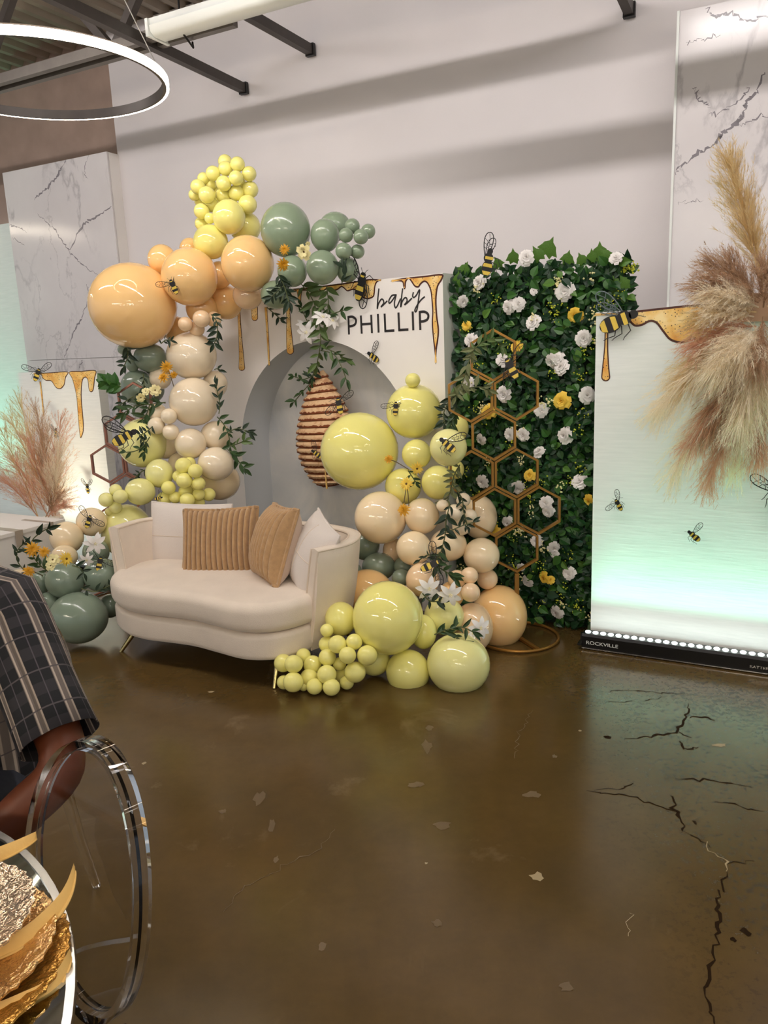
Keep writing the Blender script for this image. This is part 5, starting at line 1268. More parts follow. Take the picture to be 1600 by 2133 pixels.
bee(207, 1175, 30, 12, 'top', 'bee cut-out on the sage balloon beside the loveseat', wings=(55, -95), wl=1.1)
bee(330, 1038, 16, 80, 'side', 'tiny bee cut-out on the yellow balloon above the white pillow', wings=(-75,), flip=True, wl=1.1)
bee(896, 1178, 42, 65, 'top', 'bee cut-out among the vine leaves above the lilies', Y=3.76, wings=(70, -100))
bee(183, 1018, 20, 0, 'top', 'small bee cut-out low on the left banner', P=onw(183, 1018, LW - 0.02), nrm=WN, wings=(35, -45))
bee(117, 903, 20, 20, 'side', 'small bee cut-out between the pampas and the left honey drip', P=onw(117, 903, LW - 0.02), nrm=WN, wings=(-60,), flip=True)
# ================================================================== honeycomb stands
def honeycomb(label, cells, px0, py0, Y, a, xdir, mat, pole_cell=None, tube=0.0085, basez=None):
    P0 = at(px0, py0, Y); t = thing('honeycomb_stand', Vector((P0.x, P0.y, 0)), label, 'honeycomb stand')
    dx = a * math.sqrt(3)
    yd = xdir.cross(Z).normalized()
    ctr = lambda c, r: P0 + xdir * (c * dx) - Z * (r * 1.5 * a)
    for (c, r) in cells:
        q = ctr(c, r); V = [q + xdir * (math.sin(PI / 3 * k) * (a - 0.003)) + Z * (math.cos(PI / 3 * k) * (a - 0.003)) for k in range(6)]
        mb = MB(); n = 6; ins = 0.012
        Wn = [q + (v - q) * (1 - ins / a * 1.1) for v in V]; dp = 0.011
        mb.v = [v + yd * dp for v in V] + [v + yd * dp for v in Wn] + [v - yd * dp for v in Wn] + [v - yd * dp for v in V]
        for k in range(6):
            k1 = (k + 1) % 6
            for j in range(4): mb.f.append((j * 6 + k, j * 6 + k1, ((j + 1) % 4) * 6 + k1, ((j + 1) % 4) * 6 + k))
        mb.build('hexagon_cell', mat, t, smooth=False)
    if pole_cell:
        b_ = ctr(*pole_cell) - Z * a; foot = Vector((b_.x, b_.y, 0.01))
        mb = MB(); mb.box((b_ + foot) / 2, 0.022, 0.022, (b_ - foot).length, xdir, yd, Z); mb.build('pole', mat, t, smooth=False)
        mb = MB(); mb.tube([foot + Vector((math.cos(2 * PI * k / 48) * 0.225, math.sin(2 * PI * k / 48) * 0.225, 0)) for k in range(48)], 0.0085, 8, closed=True); mb.build('base_ring', mat, t)
        mb = MB(); mb.box(foot, 0.02, 0.44, 0.014, Vector((0.35, -0.94, 0)).cross(Z), Vector((0.35, -0.94, 0)), Z); mb.build('base_bar', mat, t, smooth=False)
    return t
honeycomb('tall gold honeycomb stand in front of the green wall', [(0, 0), (-.5, 1), (.5, 1), (0, 2), (-.5, 3), (.5, 3), (0, 4), (1, 4), (.5, 5)], 1027, 740, 4.05, 0.1368, Vector((1, 0.02, 0)).normalized(), 'gold_frame', (.5, 5))
honeycomb('rose gold honeycomb stand behind the pale yellow balloons at left', [(1, 0), (.5, 1), (0, 2), (1, 2), (.5, 3), (0, 4)], 211, 840, 5.05, 0.131, Vector((1, -0.1, 0)).normalized(), 'rose_frame', (0, 4))
# ================================================================== green wall
GU0, GU1, GWW, GZ = -1.69, -0.815, 4.2, 1.95
gw = thing('hedge_panel', wall((GU0 + GU1) / 2, GWW, 0), 'tall artificial green wall covered in ivy leaves with white and yellow roses', 'green wall')
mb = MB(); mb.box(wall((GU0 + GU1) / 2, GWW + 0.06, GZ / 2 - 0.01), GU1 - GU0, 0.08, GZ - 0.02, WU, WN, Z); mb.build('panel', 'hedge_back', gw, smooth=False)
rd = random.Random(77)
def gleaf_frame(rd, big=1.0):
    u_ = rd.uniform(GU0 - 0.035, GU1 + 0.045); z_ = rd.uniform(0.01, GZ + 0.035)
    w_ = GWW - rd.uniform(-0.01, 0.055) * (1 if GU0 < u_ < GU1 and z_ < GZ else 0.4)
    b_ = wall(u_, w_, z_)
    a = rd.uniform(-PI, PI); y = (WU * math.sin(a) + Z * -math.cos(a) * 0.9 + WN * rd.uniform(-0.2, 0.7)).normalized()
    zz = WN + Vector((rd.uniform(-.6, .6), rd.uniform(-.6, .6), rd.uniform(-.2, .8))); zz = (zz - y * zz.dot(y)).normalized(); x = y.cross(zz)
    s_ = rd.uniform(0.038, 0.066) * big
    return frame(x * s_, y * s_, zz * s_, b_)
for tone, cnt in (('ivy_a', 2000), ('ivy_b', 1100), ('ivy_c', 2600)):
    mb = MB(); src = LEAF[tone]; vs = [v.co.copy() for v in src.vertices]; fs = [tuple(p.vertices) for p in src.polygons]
    for k in range(cnt):
        M = gleaf_frame(rd, 0.95); b_ = len(mb.v); mb.v += [M @ v for v in vs]; mb.f += [tuple(b_ + i for i in f) for f in fs]
    o = mb.build('leaves', tone, gw, smooth=False); o['kind'] = 'stuff'
for k in range(284):
    M = gleaf_frame(rd, 1.1); M.translation += WN * 0.035
    inst('leaf', LEAF[rd.choice(['ivy_a', 'ivy_a', 'ivy_b', 'ivy_b', 'ivy_d', 'ivy_c'])], M, gw)
for px, py, s_ in ((1137, 530, 0.10), (1125, 540, 0.08), (1250, 540, 0.09), (1265, 545, 0.085), (1180, 548, 0.07), (1070, 546, 0.075), (965, 572, 0.08), (1295, 605, 0.09), (1303, 600, 0.08), (1290, 570, 0.07), (1040, 556, 0.06), (955, 590, 0.07), (1300, 640, 0.06), (1215, 548, 0.06), (1235, 546, 0.07), (1280, 548, 0.06)):
    P = onw(px, py, GWW - 0.02); a = rd.uniform(-0.7, 0.7); y = (Z * math.cos(a) + WU * math.sin(a) + WN * 0.3).normalized(); zz = (WN - y * WN.dot(y)).normalized()
    inst('ivy_leaf', IVY, frame(y.cross(zz) * s_, y * s_, zz * s_, P), gw)
# flowers on the green wall are parts of it
def wall_rose(px, py, rpx, colr):
    P = onw(px, py, GWW - 0.075); r = rpx * depth(P) / FPX; x, y, z = face_cam(P, rd, 0.55, WN)
    inst('rose', FLM[('rose', colr, rd.randrange(2))], frame(x * r, y * r, z * r, P), gw)
for q in [(998, 588, 16), (1060, 640, 16), (1080, 634, 16), (1110, 672, 17), (1176, 608, 21), (1097, 536, 17), (1216, 705, 19), (1150, 752, 18), (1170, 764, 19), (1160, 745, 16), (1048, 750, 16), (1050, 820, 18), (1223, 823, 19), (1128, 855, 16), (1063, 905, 15), (1090, 905, 15), (1178, 907, 20),
          (1123, 940, 14), (1002, 915, 14), (1005, 1003, 16), (1078, 1015, 18), (1208, 1003, 19), (1137, 1048, 15), (1142, 1066, 14), (1058, 1088, 14), (1153, 1140, 15), (1118, 1128, 14), (1100, 1212, 14), (1185, 1195, 15), (1160, 1275, 17), (964, 628, 14), (980, 708, 15), (975, 800, 15), (1085, 1182, 10), (1112, 606, 9), (1283, 538, 15), (1155, 1155, 10)]: wall_rose(*q, 'white')
for q in [(1198, 657, 17), (1170, 835, 19), (1018, 857, 17), (1076, 722, 14), (972, 678, 11), (1228, 1043, 14), (1133, 1203, 13), (1103, 990, 13), (1030, 1105, 13), (1147, 1208, 10)]: wall_rose(*q, 'yellow')
mb = MB()
for k in range(50):   # loose sprays of tiny yellow-green buds
    c = wall(rd.uniform(GU0, GU1), GWW - 0.07, rd.uniform(0.05, GZ))
    for j in range(12):
        p = c + WU * rd.gauss(0, 0.02) + Z * rd.gauss(0, 0.02) + WN * rd.uniform(0, 0.02); s_ = rd.uniform(0.003, 0.006)
        mb.add([p + WU * s_, p + Z * s_, p - WU * s_, p - Z * s_, p + WN * s_], [(0, 1, 4), (1, 2, 4), (2, 3, 4), (3, 0, 4)])
o = mb.build('bud_spray', 'bud_yellow', gw, smooth=False); o['kind'] = 'stuff'
mb = MB()
for k in range(26):
    c = wall(rd.uniform(GU0, GU1), GWW - 0.075, rd.uniform(0.05, GZ))
    for j in range(14):
        p = c + WU * rd.gauss(0, 0.014) + Z * rd.gauss(0, 0.018) + WN * rd.uniform(0, 0.02); s_ = rd.uniform(0.004, 0.007)
        mb.add([p + WU * s_, p + Z * s_, p - WU * s_, p - Z * s_, p + WN * s_], [(0, 1, 4), (1, 2, 4), (2, 3, 4), (3, 0, 4)])
o = mb.build('blossom_spray', 'petal_cream', gw, smooth=False); o['kind'] = 'stuff'
p0 = onw(1285, 562, GWW - 0.03); mb = MB(); mb.tube([p0, onw(1330, 556, GWW - 0.06)], 0.003, 5); sp_ = mb.build('blossom_twig', 'stem', gw)
mb = MB()
for k in range(50):
    p = p0.lerp(onw(1330, 558, GWW - 0.06), rd.uniform(0.1, 1)) + Vector((rd.gauss(0, .008), rd.gauss(0, .008), rd.gauss(0, .012))); s_ = rd.uniform(0.004, 0.007)
    mb.add([p + WU * s_, p + Z * s_, p - WU * s_, p - Z * s_, p + WN * s_], [(0, 1, 4), (1, 2, 4), (2, 3, 4), (3, 0, 4)])
mb.build('blossoms', 'bud_yellow', sp_, smooth=False)
# ================================================================== pampas grass
def plume(parent, base, tip, width, mat, rd, n=1500, droop=0.0, fluff=1.0, stemlen=0.0):
    L = (tip - base).length; ctrl = (base + tip) / 2 + Z * droop
    bez = lambda t: base * (1 - t) ** 2 + ctrl * (2 * t * (1 - t)) + tip * t * t
    mb = MB(); mb.tube([bez(k / 10) for k in range(11)], [0.004 * (1 - 0.07 * k) for k in range(11)], 5)
    nt_ = max(40, n // 14)                       # side tassels, each carrying fine hairs
    for k in range(nt_):
        t = 0.06 + 0.94 * (k + rd.random()) / nt_; p = bez(min(1, t)); ax = (bez(min(1, t + 0.02)) - bez(max(0, t - 0.02))).normalized()
        o1 = ax.orthogonal().normalized(); o2 = ax.cross(o1); a = rd.uniform(0, 2 * PI); side = o1 * math.cos(a) + o2 * math.sin(a)
        env = 0.40 + 0.60 * math.sin(PI * min(1, t * 0.8 + 0.18)) ** 0.7
        l = width * 2.3 * env * rd.uniform(0.6, 1.2); sp = rd.uniform(0.25, 0.7)
        d1 = (ax * (1 - sp * 0.5) + side * sp).normalized(); sag = Z * (-0.22 * l * rd.random())
        T = [p, p + d1 * l * 0.35 + sag * 0.1, p + d1 * l * 0.68 + ax * l * 0.08 + sag * 0.45, p + d1 * l * 0.88 + ax * l * 0.22 + sag]
        wv = side.cross(d1).normalized()
        b_ = len(mb.v)
        for q, w in zip(T, (0.0012, 0.0011, 0.0008, 0.0003)): mb.v += [q - wv * w, q + wv * w]
        mb.f += [(b_ + 2 * i, b_ + 2 * i + 1, b_ + 2 * i + 3, b_ + 2 * i + 2) for i in range(3)]
        for h in range(30):
            f_ = rd.uniform(0.12, 1.0) * 2.999; i_ = int(f_); q0 = T[i_].lerp(T[i_ + 1], f_ - i_); td = (T[i_ + 1] - T[i_]).normalized()
            sd = Vector((rd.gauss(0, 1), rd.gauss(0, 1), rd.gauss(0, 1))); sd = (sd - td * sd.dot(td)).normalized()
            hl = l * rd.uniform(0.10, 0.26); q1 = q0 + (td * 0.75 + sd * 0.55).normalized() * hl; w = rd.uniform(0.0005, 0.0011); wv2 = td.cross(sd).normalized() * w
            b_ = len(mb.v); mb.v += [q0 - wv2, q0 + wv2, q1]; mb.f.append((b_, b_ + 1, b_ + 2))
    return mb.build('plume', 'pampas_' + mat, parent, smooth=False)
rd = random.Random(21)
YP = 3.50
pc = at(1572, 640, YP)
pamp = thing('pampas_arrangement', pc, 'large pampas grass arrangement in cream, tan and rose hanging on the right banner', 'pampas grass')
for (bx, by, tx, ty, wpx, mat, dy, dr, n) in [
    (1578, 560, 1520, 335, 34, 'tan', 0.02, 0.0, 2600), (1590, 600, 1555, 420, 26, 'tan', 0.06, 0, 1000), (1580, 620, 1478, 548, 26, 'brown', -0.05, 0.02, 1400), (1580, 630, 1462, 590, 30, 'brown', -0.12, 0.02, 1600), (1575, 640, 1468, 612, 26, 'cream', -0.16, 0.02, 1300),
    (1575, 650, 1458, 668, 28, 'tan', -0.1, 0.03, 1400), (1575, 640, 1520, 540, 26, 'brown', -0.02, 0, 1200), (1580, 640, 1500, 620, 24, 'cream', -0.18, 0.02, 1200), (1570, 660, 1470, 655, 20, 'cream', -0.18, 0.02, 900), (1575, 680, 1450, 720, 30, 'rose', -0.08, 0.05, 1500),
    (1570, 700, 1366, 860, 38, 'cream', -0.06, 0.09, 2600), (1570, 700, 1420, 790, 34, 'tan', -0.03, 0.07, 1800), (1575, 690, 1490, 770, 36, 'cream', -0.2, 0.05, 2200), (1580, 690, 1540, 740, 34, 'cream', -0.24, 0.03, 1500), (1575, 720, 1478, 900, 34, 'brown', -0.06, 0.04, 1800),
    (1570, 730, 1398, 994, 36, 'cream', -0.02, 0.08, 2400), (1575, 740, 1440, 930, 34, 'rose', -0.05, 0.05, 1800), (1575, 740, 1475, 1008, 34, 'rose', -0.03, 0.03, 2200), (1580, 730, 1530, 985, 34, 'cream', 0.0, 0.02, 2000), (1580, 720, 1545, 880, 40, 'cream', -0.2, 0.02, 2400),
    (1590, 740, 1580, 960, 34, 'rose', -0.08, 0.0, 1800), (1590, 660, 1580, 760, 30, 'brown', -0.26, 0.0, 1000), (1600, 640, 1640, 480, 30, 'tan', 0, 0, 1200), (1600, 650, 1720, 600, 34, 'rose', -0.05, 0.02, 1200), (1600, 680, 1740, 800, 36, 'cream', -0.05, 0.06, 1400), (1600, 700, 1680, 930, 36, 'tan', -0.05, 0.05, 1400), (1590, 640, 1600, 560, 30, 'brown', -0.2, 0.0, 1000), (1590, 700, 1620, 820, 36, 'cream', -0.2, 0.0, 1500)]:
    plume(pamp, at(bx, by, YP + dy * 0.4), at(tx, ty, YP + dy), wpx * 3.7 / FPX, mat, rd, int(n * 1.6), dr)
mb = MB(); mb.box(pc + Vector((0.05, 0.06, 0)), 0.16, 0.10, 0.12, WU, WN, Z); mb.build('foam_holder', 'pampas_brown', pamp, smooth=False)
YPL = 5.55
pl_ = thing('pampas_arrangement', at(110, 1075, YPL), 'pampas grass bunch in tan and rose in front of the left banner', 'pampas grass')
for (bx, by, tx, ty, wpx, mat, dy, dr, n) in [(115, 1070, 40, 838, 30, 'tan', .05, .03, 1800), (115, 1070, 18, 870, 26, 'tan', .1, .05, 1400), (110, 1060, 75, 850, 28, 'brown', .1, .02, 1500), (115, 1070, 126, 872, 26, 'rose', -.02, .03, 1500), (115, 1070, 122, 930, 28, 'cream', -.08, .04, 1500), (115, 1075, 118, 985, 26, 'cream', -.1, .04, 1300), (110, 1075, 60, 920, 30, 'rose', -.02, .02, 1500), (110, 1075, 90, 900, 30, 'brown', -.04, .0, 1500), (100, 1075, 30, 960, 30, 'rose', -.02, .03, 1300), (100, 1078, 135, 1050, 22, 'rose', -.1, .04, 1000), (95, 1078, 128, 1030, 22, 'brown', -.1, .04, 1000), (80, 1078, 5, 900, 28, 'tan', 0, .03, 1300), (80, 1078, 10, 1000, 30, 'rose', -.05, .03, 1300)]:
    plume(pl_, at(bx, by, YPL), at(tx, ty, YPL + dy), wpx * 5.6 / FPX * 1.0, mat, rd, n, dr)
mb = MB(); q = at(105, 1078, YPL); mb.lathe([(0.0, 0.0), (0.10, 0.0), (0.13, q.z * 0.6), (0.09, q.z), (0.0, q.z)], 20, Matrix.Translation(Vector((q.x, q.y, 0)))); mb.build('vase', 'white_card', pl_)
# ================================================================== table, plates, ghost chair
TC = Vector((-1.1553, 0.6791, 0)); TR = 0.7426; TZ = 0.75
tb = thing('round_table', TC, 'round mirrored dining table with pale rim in the lower left corner', 'table')
mb = MB(); mb.lathe([(0, TZ - 0.012), (TR - 0.012, TZ - 0.012), (TR - 0.012, TZ), (0, TZ)], 96, Matrix.Translation(TC)); mb.build('mirror_top', 'mirror_top', tb)
mb = MB(); mb.lathe([(TR - 0.012, TZ - 0.016), (TR, TZ - 0.013), (TR + 0.002, TZ - 0.004), (TR, TZ + 0.003), (TR - 0.012, TZ + 0.003), (TR - 0.012, TZ - 0.016)], 96, Matrix.Translation(TC)); mb.build('rim', 'silver', tb)
mb = MB(); mb.lathe([(0.0, 0.0), (0.34, 0.0), (0.34, 0.02), (0.10, 0.05), (0.06, 0.12), (0.05, 0.65), (0.12, 0.735), (0.0, 0.735)], 40, Matrix.Translation(TC)); mb.build('pedestal', 'silver', tb)
def dish(name, label, c, prof, mat, wav=0.0, nw=24, n=96, tilt=None):
    t = thing(name, c, label, 'plate')
    mb = MB(); M = Matrix.Translation(c)
    for (r, z) in prof:
        for k in range(n):
            a = 2 * PI * k / n; rr = r * (1 + wav * math.sin(nw * a) * (r / prof[len(prof) // 2][0]) ** 3); mb.v.append(M @ Vector((rr * math.cos(a), rr * math.sin(a), z + wav * 0.12 * math.cos(nw * a) * (r / 0.16) ** 2)))
    for i in range(len(prof) - 1):
        for k in range(n): mb.f.append((i * n + k, i * n + (k + 1) % n, (i + 1) * n + (k + 1) % n, (i + 1) * n + k))
    mb.f.append(tuple(range(n))[::-1])
    mb.build('dish', mat, t); return t
pcn = Vector((-0.645, 0.945, TZ + 0.001))
def pf(R_, h, t=0.004): return [(0.0001, t), (R_ * 0.62, t), (R_ * 0.72, h * 0.4), (R_ * 0.98, h), (R_, h), (R_, h - t), (R_ * 0.72, h * 0.4 - t), (R_ * 0.62, 0.0), (0.0001, 0.0)]
dish('charger_plate', 'large hammered gold charger plate at the bottom of the plate stack', pcn, pf(0.165, 0.014), 'hammered_amber', 0.012, 40)
dish('napkin_under', 'x', pcn, pf(0.05, 0.004), 'napkin') if False else None
dish('dinner_plate', 'hammered amber glass dinner plate in the middle of the stack', pcn + Vector((-0.006, 0.012, 0.015)), pf(0.150, 0.018), 'hammered_gold', 0.014, 36)
dish('salad_plate', 'hammered clear gold-rimmed salad plate on top of the stack', pcn + Vector((-0.025, 0.035, 0.045)), pf(0.132, 0.02), 'hammered_clear', 0.016, 30)
dish('glass_bowl', 'small smooth glass bowl on the top plate', pcn + Vector((-0.035, 0.025, 0.052)), [(0.0001, 0.004), (0.035, 0.005), (0.055, 0.02), (0.065, 0.036), (0.067, 0.036), (0.057, 0.018), (0.036, 0.0), (0.0001, 0.0)], 'glass_plate', 0.0, 24)
def napkin(label, pts, wid, mat='napkin'):
    P = catmull([Vector(p) for p in pts], 8); m = len(P); t = thing('napkin', P[0], label, 'napkin'); mb = MB()
    for i, p in enumerate(P):
        f_ = i / (m - 1); w = wid * (math.sin(PI * min(1, 0.12 + 0.88 * f_)) ** 0.8) * 0.5 + 0.001
        tg = (P[min(i + 1, m - 1)] - P[max(i - 1, 0)]).normalized(); s_ = tg.cross(Z).normalized()
        for k in range(7):
            x = k / 3 - 1; mb.v.append(p + s_ * w * x + Z * (0.012 * math.cos(x * PI * 1.2) * (1 - f_ * 0.4)))
    for i in range(m - 1):
        for k in range(6): mb.f.append((7 * i + k, 7 * i + k + 1, 7 * i + k + 8, 7 * i + k + 7))
    o = mb.build('cloth', mat, t); md = o.modifiers.new('thick', 'SOLIDIFY'); md.thickness = 0.002
    return t
napkin('folded gold napkin between the plates with its tip raised at right', [atz(-40, 1990, 0.782), atz(40, 1952, 0.782), atz(100, 1902, 0.786), atz(136, 1856, 0.80), atz(155, 1806, 0.825)], 0.030)
napkin('folded gold napkin behind the plates pointing at the shirt', [atz(-120, 1822, 0.79), atz(-30, 1786, 0.80), atz(30, 1762, 0.81), atz(76, 1740, 0.82)], 0.030)
napkin('gold napkin end hanging below the lower plates', [atz(-40, 2118, 0.7555), atz(40, 2084, 0.7555), atz(108, 2046, 0.7555), atz(147, 1985, 0.765)], 0.028)
def ghost_chair(loc, ang, label):
    ca, sa = math.cos(ang), math.sin(ang); fx = Vector((ca, sa, 0)); fy = Vector((-sa, ca, 0))    # fx: backwards out of the back, fy: sideways
    t = thing('ghost_chair', loc, label, 'chair', 'clear oval-back chairs')
    q = lambda x, y, z: loc + fx * x + fy * y + Z * z
    oz, oh, ow = 0.695, 0.24, 0.205
    def oval(a, k=1.0, dx=0.0):
        y = ow * k * math.sin(a); z = oz + oh * k * math.cos(a); x = 0.20 * (z - 0.45) - 0.35 * y * y + dx; return q(x, y, z)
    mb = MB(); n = 72; sec = [(1.0, -0.016), (1.0, 0.016), (0.93, 0.014), (0.93, -0.014)]
    for k in range(n):
        a = 2 * PI * k / n; mb.v += [oval(a, s_, d) for s_, d in sec]
    for k in range(n):
        k1 = (k + 1) % n
        for j in range(4): mb.f.append((4 * k + j, 4 * k1 + j, 4 * k1 + (j + 1) % 4, 4 * k + (j + 1) % 4))
    mb.build('back_frame', 'clear', t)
    mb = MB(); rings = [0.93, 0.7, 0.45, 0.2]
    for dx in (-0.003, 0.003):
        for s_ in rings:
            mb.v += [oval(2 * PI * k / n, s_, dx) for k in range(n)]
    nr = len(rings)
    for h in range(2):
        for i in range(nr - 1):
            for k in range(n): mb.f.append(tuple((h * nr + i_) * n + kk for i_, kk in ((i, k), (i, (k + 1) % n), (i + 1, (k + 1) % n), (i + 1, k))))
        mb.f.append(tuple((h * nr + nr - 1) * n + k for k in range(n)))
    for k in range(n): mb.f.append((k, (k + 1) % n, nr * n + (k + 1) % n, nr * n + k))
    mb.build('back_panel', 'clear', t)
    mb = MB(); sp = []
    for k in range(40):
        a = 2 * PI * k / 40; sp.append((-0.22 + 0.215 * math.copysign(abs(math.cos(a)) ** 0.75, math.cos(a)), (0.205 + 0.02 * -math.cos(a)) * math.copysign(abs(math.sin(a)) ** 0.75, math.sin(a))))
    mb.poly([q(x, y, 0.435) for x, y in sp], Z, 0.022); mb.build('seat', 'clear', t)
    for y in (-1, 1):
        mb = MB(); mb.tube([q(0.005, 0.15 * y, 0.50), q(0.0, 0.16 * y, 0.43), q(0.03, 0.175 * y, 0.2), q(0.07, 0.19 * y, 0.0)], [0.016, 0.02, 0.017, 0.013], 10); mb.build('leg', 'clear', t)
        mb = MB(); mb.tube([q(-0.40, 0.17 * y, 0.436), q(-0.405, 0.18 * y, 0.2), q(-0.41, 0.185 * y, 0.0)], [0.02, 0.017, 0.012], 10); mb.build('leg', 'clear', t)
    return t
CHA = math.atan2(0.72, 0.69)
ghost_chair(Vector((-0.585, 1.195, 0)), CHA, 'clear acrylic chair with oval back beside the mirrored table')
ghost_chair(Vector((-1.12, 2.06, 0)), math.radians(88), 'clear acrylic chair under the person in the plaid shirt')
# ================================================================== person in the plaid shirt
def skin_mesh(name, mat, verts, edges, radii, parent, root=0, sub=2):
    me = bpy.data.meshes.new(name); me.from_pydata(verts, edges, []); me.update()
    o = bpy.data.objects.new(name, me); COL.objects.link(o)
    md = o.modifiers.new('skin', 'SKIN'); md.use_smooth_shade = True
    if not me.skin_vertices:
        bm = bmesh.new(); bm.from_mesh(me); bm.verts.layers.skin.verify(); bm.to_mesh(me); bm.free()
    for i, r in enumerate(radii):
        sv = me.skin_vertices[0].data[i]; sv.radius = r if isinstance(r, tuple) else (r, r); sv.use_root = (i == root)
    sd = o.modifiers.new('sub', 'SUBSURF'); sd.levels = sub; sd.render_levels = sub
    dg = bpy.context.evaluated_depsgraph_get(); dg.update()
    m2 = bpy.data.meshes.new_from_object(o.evaluated_get(dg)); bpy.data.objects.remove(o)
    m2.transform(mat_of(parent).inverted()); m2.materials.clear(); m2.materials.append(MT[mat]); m2.name = name
    m2.polygons.foreach_set('use_smooth', [True] * len(m2.polygons))
    oo = bpy.data.objects.new(name, m2); COL.objects.link(oo); oo.parent = parent; WMX[oo.name] = mat_of(parent); return oo
PX, PY = -1.115, 1.86
man = thing('person', Vector((PX, PY, 0)), 'person in a black plaid short-sleeved shirt seated at the far side of the mirrored table', 'person')
V = []; E_ = []; RD = []
def nv(p, r, par=None):
    V.append(tuple(p)); RD.append(r); i = len(V) - 1
    if par is not None: E_.append((par, i))
    return i
pel = nv((PX, PY, 0.55), (0.15, 0.12)); sp1 = nv((PX, PY - 0.02, 0.72), (0.14, 0.11), pel); sp2 = nv((PX, PY - 0.04, 0.92), (0.16, 0.11), sp1); sp3 = nv((PX, PY - 0.05, 1.03), (0.11, 0.09), sp2)
nk = nv((PX, PY - 0.07, 1.14), 0.055, sp3); nk2 = nv((PX - 0.005, PY - 0.09, 1.19), 0.055, nk); hd = nv((PX - 0.01, PY - 0.105, 1.27), (0.078, 0.088), nk2); hd2 = nv((PX - 0.01, PY - 0.10, 1.335), (0.075, 0.092), hd); nv((PX - 0.01, PY - 0.10, 1.385), (0.05, 0.06), hd2)
def arm(sh, el, wr, side):
    s = nv(sh, 0.06, sp3); m_ = nv(Vector(sh).lerp(Vector(el), 0.5), 0.056, s); e = nv(el, 0.060, m_); f1 = nv(Vector(el).lerp(Vector(wr), 0.35), 0.058, e); w = nv(wr, 0.034, f1)
    d = (Vector(wr) - Vector(el)).normalized(); d.z = -0.12; d.normalize(); sd = d.cross(Z).normalized() * side
    palm = nv(Vector(wr) + d * 0.05, (0.036, 0.020), w)
    for k, (off, L) in enumerate(((-0.030, 0.060), (-0.010, 0.072), (0.010, 0.068), (0.029, 0.052))):
        b_ = Vector(wr) + d * 0.088 + sd * off; a = nv(b_, 0.010, palm); c = nv(b_ + d * L * 0.5 + Z * 0.004, 0.009, a); nv(b_ + d * L - Z * 0.008, 0.0075, c)
    b_ = Vector(wr) + d * 0.035 - sd * 0.036; a = nv(b_, 0.012, palm); nv(b_ + d * 0.035 - sd * 0.02 - Z * 0.004, 0.009, a)
SHL, ELB, WRL = Vector((-0.925, 1.80, 1.02)), Vector((-0.712, 1.57, 0.715)), at(-75, 1795, 1.46)
arm(SHL, ELB, WRL, 1)
arm(Vector((PX - 0.19, 1.80, 1.02)), Vector((PX - 0.26, 1.62, 0.80)), Vector((PX - 0.12, 1.34, 0.80)), -1)
for s in (-1, 1):
    h = nv((PX + 0.09 * s, PY - 0.03, 0.52), 0.085, pel); k_ = nv((PX + 0.12 * s, PY - 0.44, 0.53), 0.06, h); an = nv((PX + 0.12 * s, PY - 0.40, 0.10), 0.042, k_); nv((PX + 0.12 * s, PY - 0.53, 0.045), 0.04, an)
skin_mesh('body', 'skin_dark', V, E_, RD, man)
for s in (-1, 1):
    tv = [(PX + 0.06 * s, PY, 0.55), (PX + 0.11 * s, PY - 0.1, 0.535), (PX + 0.12 * s, PY - 0.43, 0.54), (PX + 0.12 * s, PY - 0.42, 0.3), (PX + 0.12 * s, PY - 0.40, 0.10)]
    skin_mesh('trouser_leg', 'trousers', tv, [(0, 1), (1, 2), (2, 3), (3, 4)], [0.11, 0.10, 0.078, 0.07, 0.062], man)
    skin_mesh('shoe', 'shoe', [(PX + 0.12 * s, PY - 0.36, 0.05), (PX + 0.12 * s, PY - 0.48, 0.045), (PX + 0.12 * s, PY - 0.60, 0.035)], [(0, 1), (1, 2)], [0.045, 0.05, 0.034], man)
def cloth_tube(name, path, radii, parent, n=40, up=None, fold=0.0, phase=0.0, vs=1.25, close=False):
    P = [Vector(p) for p in path]; m = len(P); prev = None; mb = MB(); uv = []; ln = 0
    for i, p in enumerate(P):
        t = (P[min(i + 1, m - 1)] - P[max(i - 1, 0)]).normalized()
        a = (up - t * up.dot(t)).normalized(); b_ = t.cross(a)
        if i: ln += (P[i] - P[i - 1]).length
        for k in range(n + 1):
            th = 2 * PI * k / n; rx, ry = radii[i]; w = 1 + fold * math.sin(3 * th + i * 0.8) + fold * 0.6 * math.sin(7 * th + i * 0.5)
            mb.v.append(p + (a * math.cos(th) * rx + b_ * math.sin(th) * ry) * w); uv.append((k / n + phase, ln * vs))
    for i in range(m - 1):
        for k in range(n): mb.f.append((i * (n + 1) + k, i * (n + 1) + k + 1, (i + 1) * (n + 1) + k + 1, (i + 1) * (n + 1) + k))
    o = mb.build(name, 'plaid', parent); me = o.data; L = me.uv_layers.new(name='UVMap')
    for lp in me.loops: L.data[lp.index].uv = uv[lp.vertex_index]
    md = o.modifiers.new('thick', 'SOLIDIFY'); md.thickness = 0.003
    return o
tpath = [(PX, PY, 0.50), (PX, PY - 0.005, 0.60), (PX, PY - 0.02, 0.75), (PX, PY - 0.035, 0.90), (PX, PY - 0.045, 1.00), (PX, PY - 0.05, 1.06), (PX, PY - 0.055, 1.10), (PX, PY - 0.06, 1.125)]
cloth_tube('shirt_torso', tpath, [(0.20, 0.155), (0.20, 0.155), (0.205, 0.155), (0.215, 0.15), (0.215, 0.14), (0.185, 0.12), (0.12, 0.09), (0.075, 0.075)], man, 56, Vector((1, 0, 0)), 0.012)
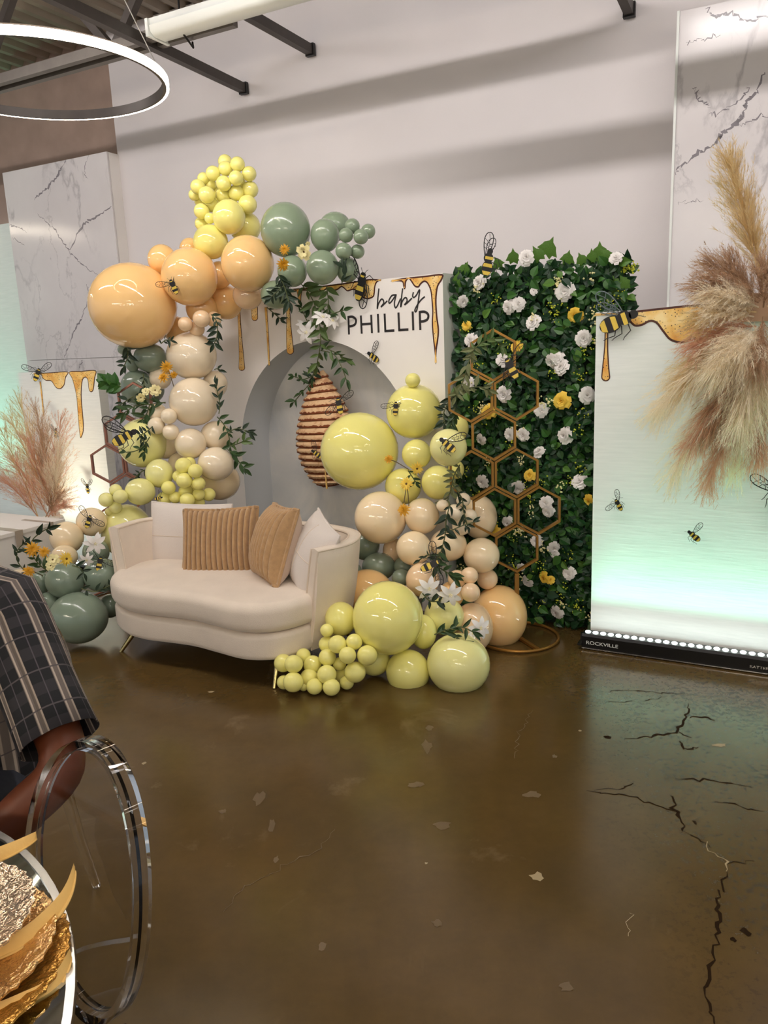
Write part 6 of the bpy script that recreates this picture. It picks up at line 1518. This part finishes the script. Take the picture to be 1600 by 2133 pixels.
def sleeve(a, b_, side):
    a, b_ = Vector(a), Vector(b_); d = (b_ - a)
    pts = [a + Vector((-0.10 * side, 0.0, 0.055)), a + Vector((-0.05 * side, 0, 0.035)), a + d * 0.0 + Vector((0, 0, 0.012)), a + d * 0.15, a + d * 0.32, a + d * 0.5, a + d * 0.68, a + d * 0.84]
    return cloth_tube('shirt_sleeve', pts, [(0.07, 0.06), (0.085, 0.075), (0.09, 0.085), (0.092, 0.088), (0.090, 0.088), (0.088, 0.086), (0.090, 0.086), (0.095, 0.088)], man, 48, Vector((0.3, -1, 0.2)), 0.02, 0.03)
sleeve(SHL, ELB, 1); sleeve((PX - 0.19, 1.80, 1.02), (PX - 0.26, 1.62, 0.80), -1)
mb = MB(); hc_ = Vector((PX - 0.01, PY - 0.085, 1.335)); mb.lathe([(0.0, 0.098), (0.05, 0.088), (0.085, 0.05), (0.094, 0.0), (0.088, -0.05), (0.07, -0.075)], 28, Matrix.Translation(hc_ + Vector((0, 0.012, 0)))); mb.build('hair', 'hair_black', man)
for s in (-1, 1):
    mb = MB(); mb.lathe([(0.0, 0.012), (0.009, 0.008), (0.012, 0.0), (0.009, -0.008), (0.0, -0.012)], 12, Matrix.Translation(Vector((PX - 0.01 + 0.03 * s, PY - 0.19, 1.29)))); mb.build('eye', 'eye_white', man)
    mb = MB(); mb.lathe([(0.0, 0.03), (0.014, 0.02), (0.016, 0.0), (0.012, -0.025), (0.0, -0.03)], 12, Matrix.Translation(Vector((PX - 0.01 + 0.083 * s, PY - 0.095, 1.28)))); mb.build('ear', 'skin_dark', man)
mb = MB(); mb.tube([Vector((PX - 0.01, PY - 0.185, 1.30)), Vector((PX - 0.01, PY - 0.205, 1.27)), Vector((PX - 0.01, PY - 0.195, 1.258))], [0.008, 0.014, 0.012], 8); mb.build('nose', 'skin_dark', man)
mb = MB(); mb.tube([Vector((PX - 0.035, PY - 0.182, 1.232)), Vector((PX - 0.01, PY - 0.192, 1.232)), Vector((PX + 0.015, PY - 0.182, 1.232))], [0.003, 0.006, 0.003], 6); mb.build('mouth', 'hair_black', man)
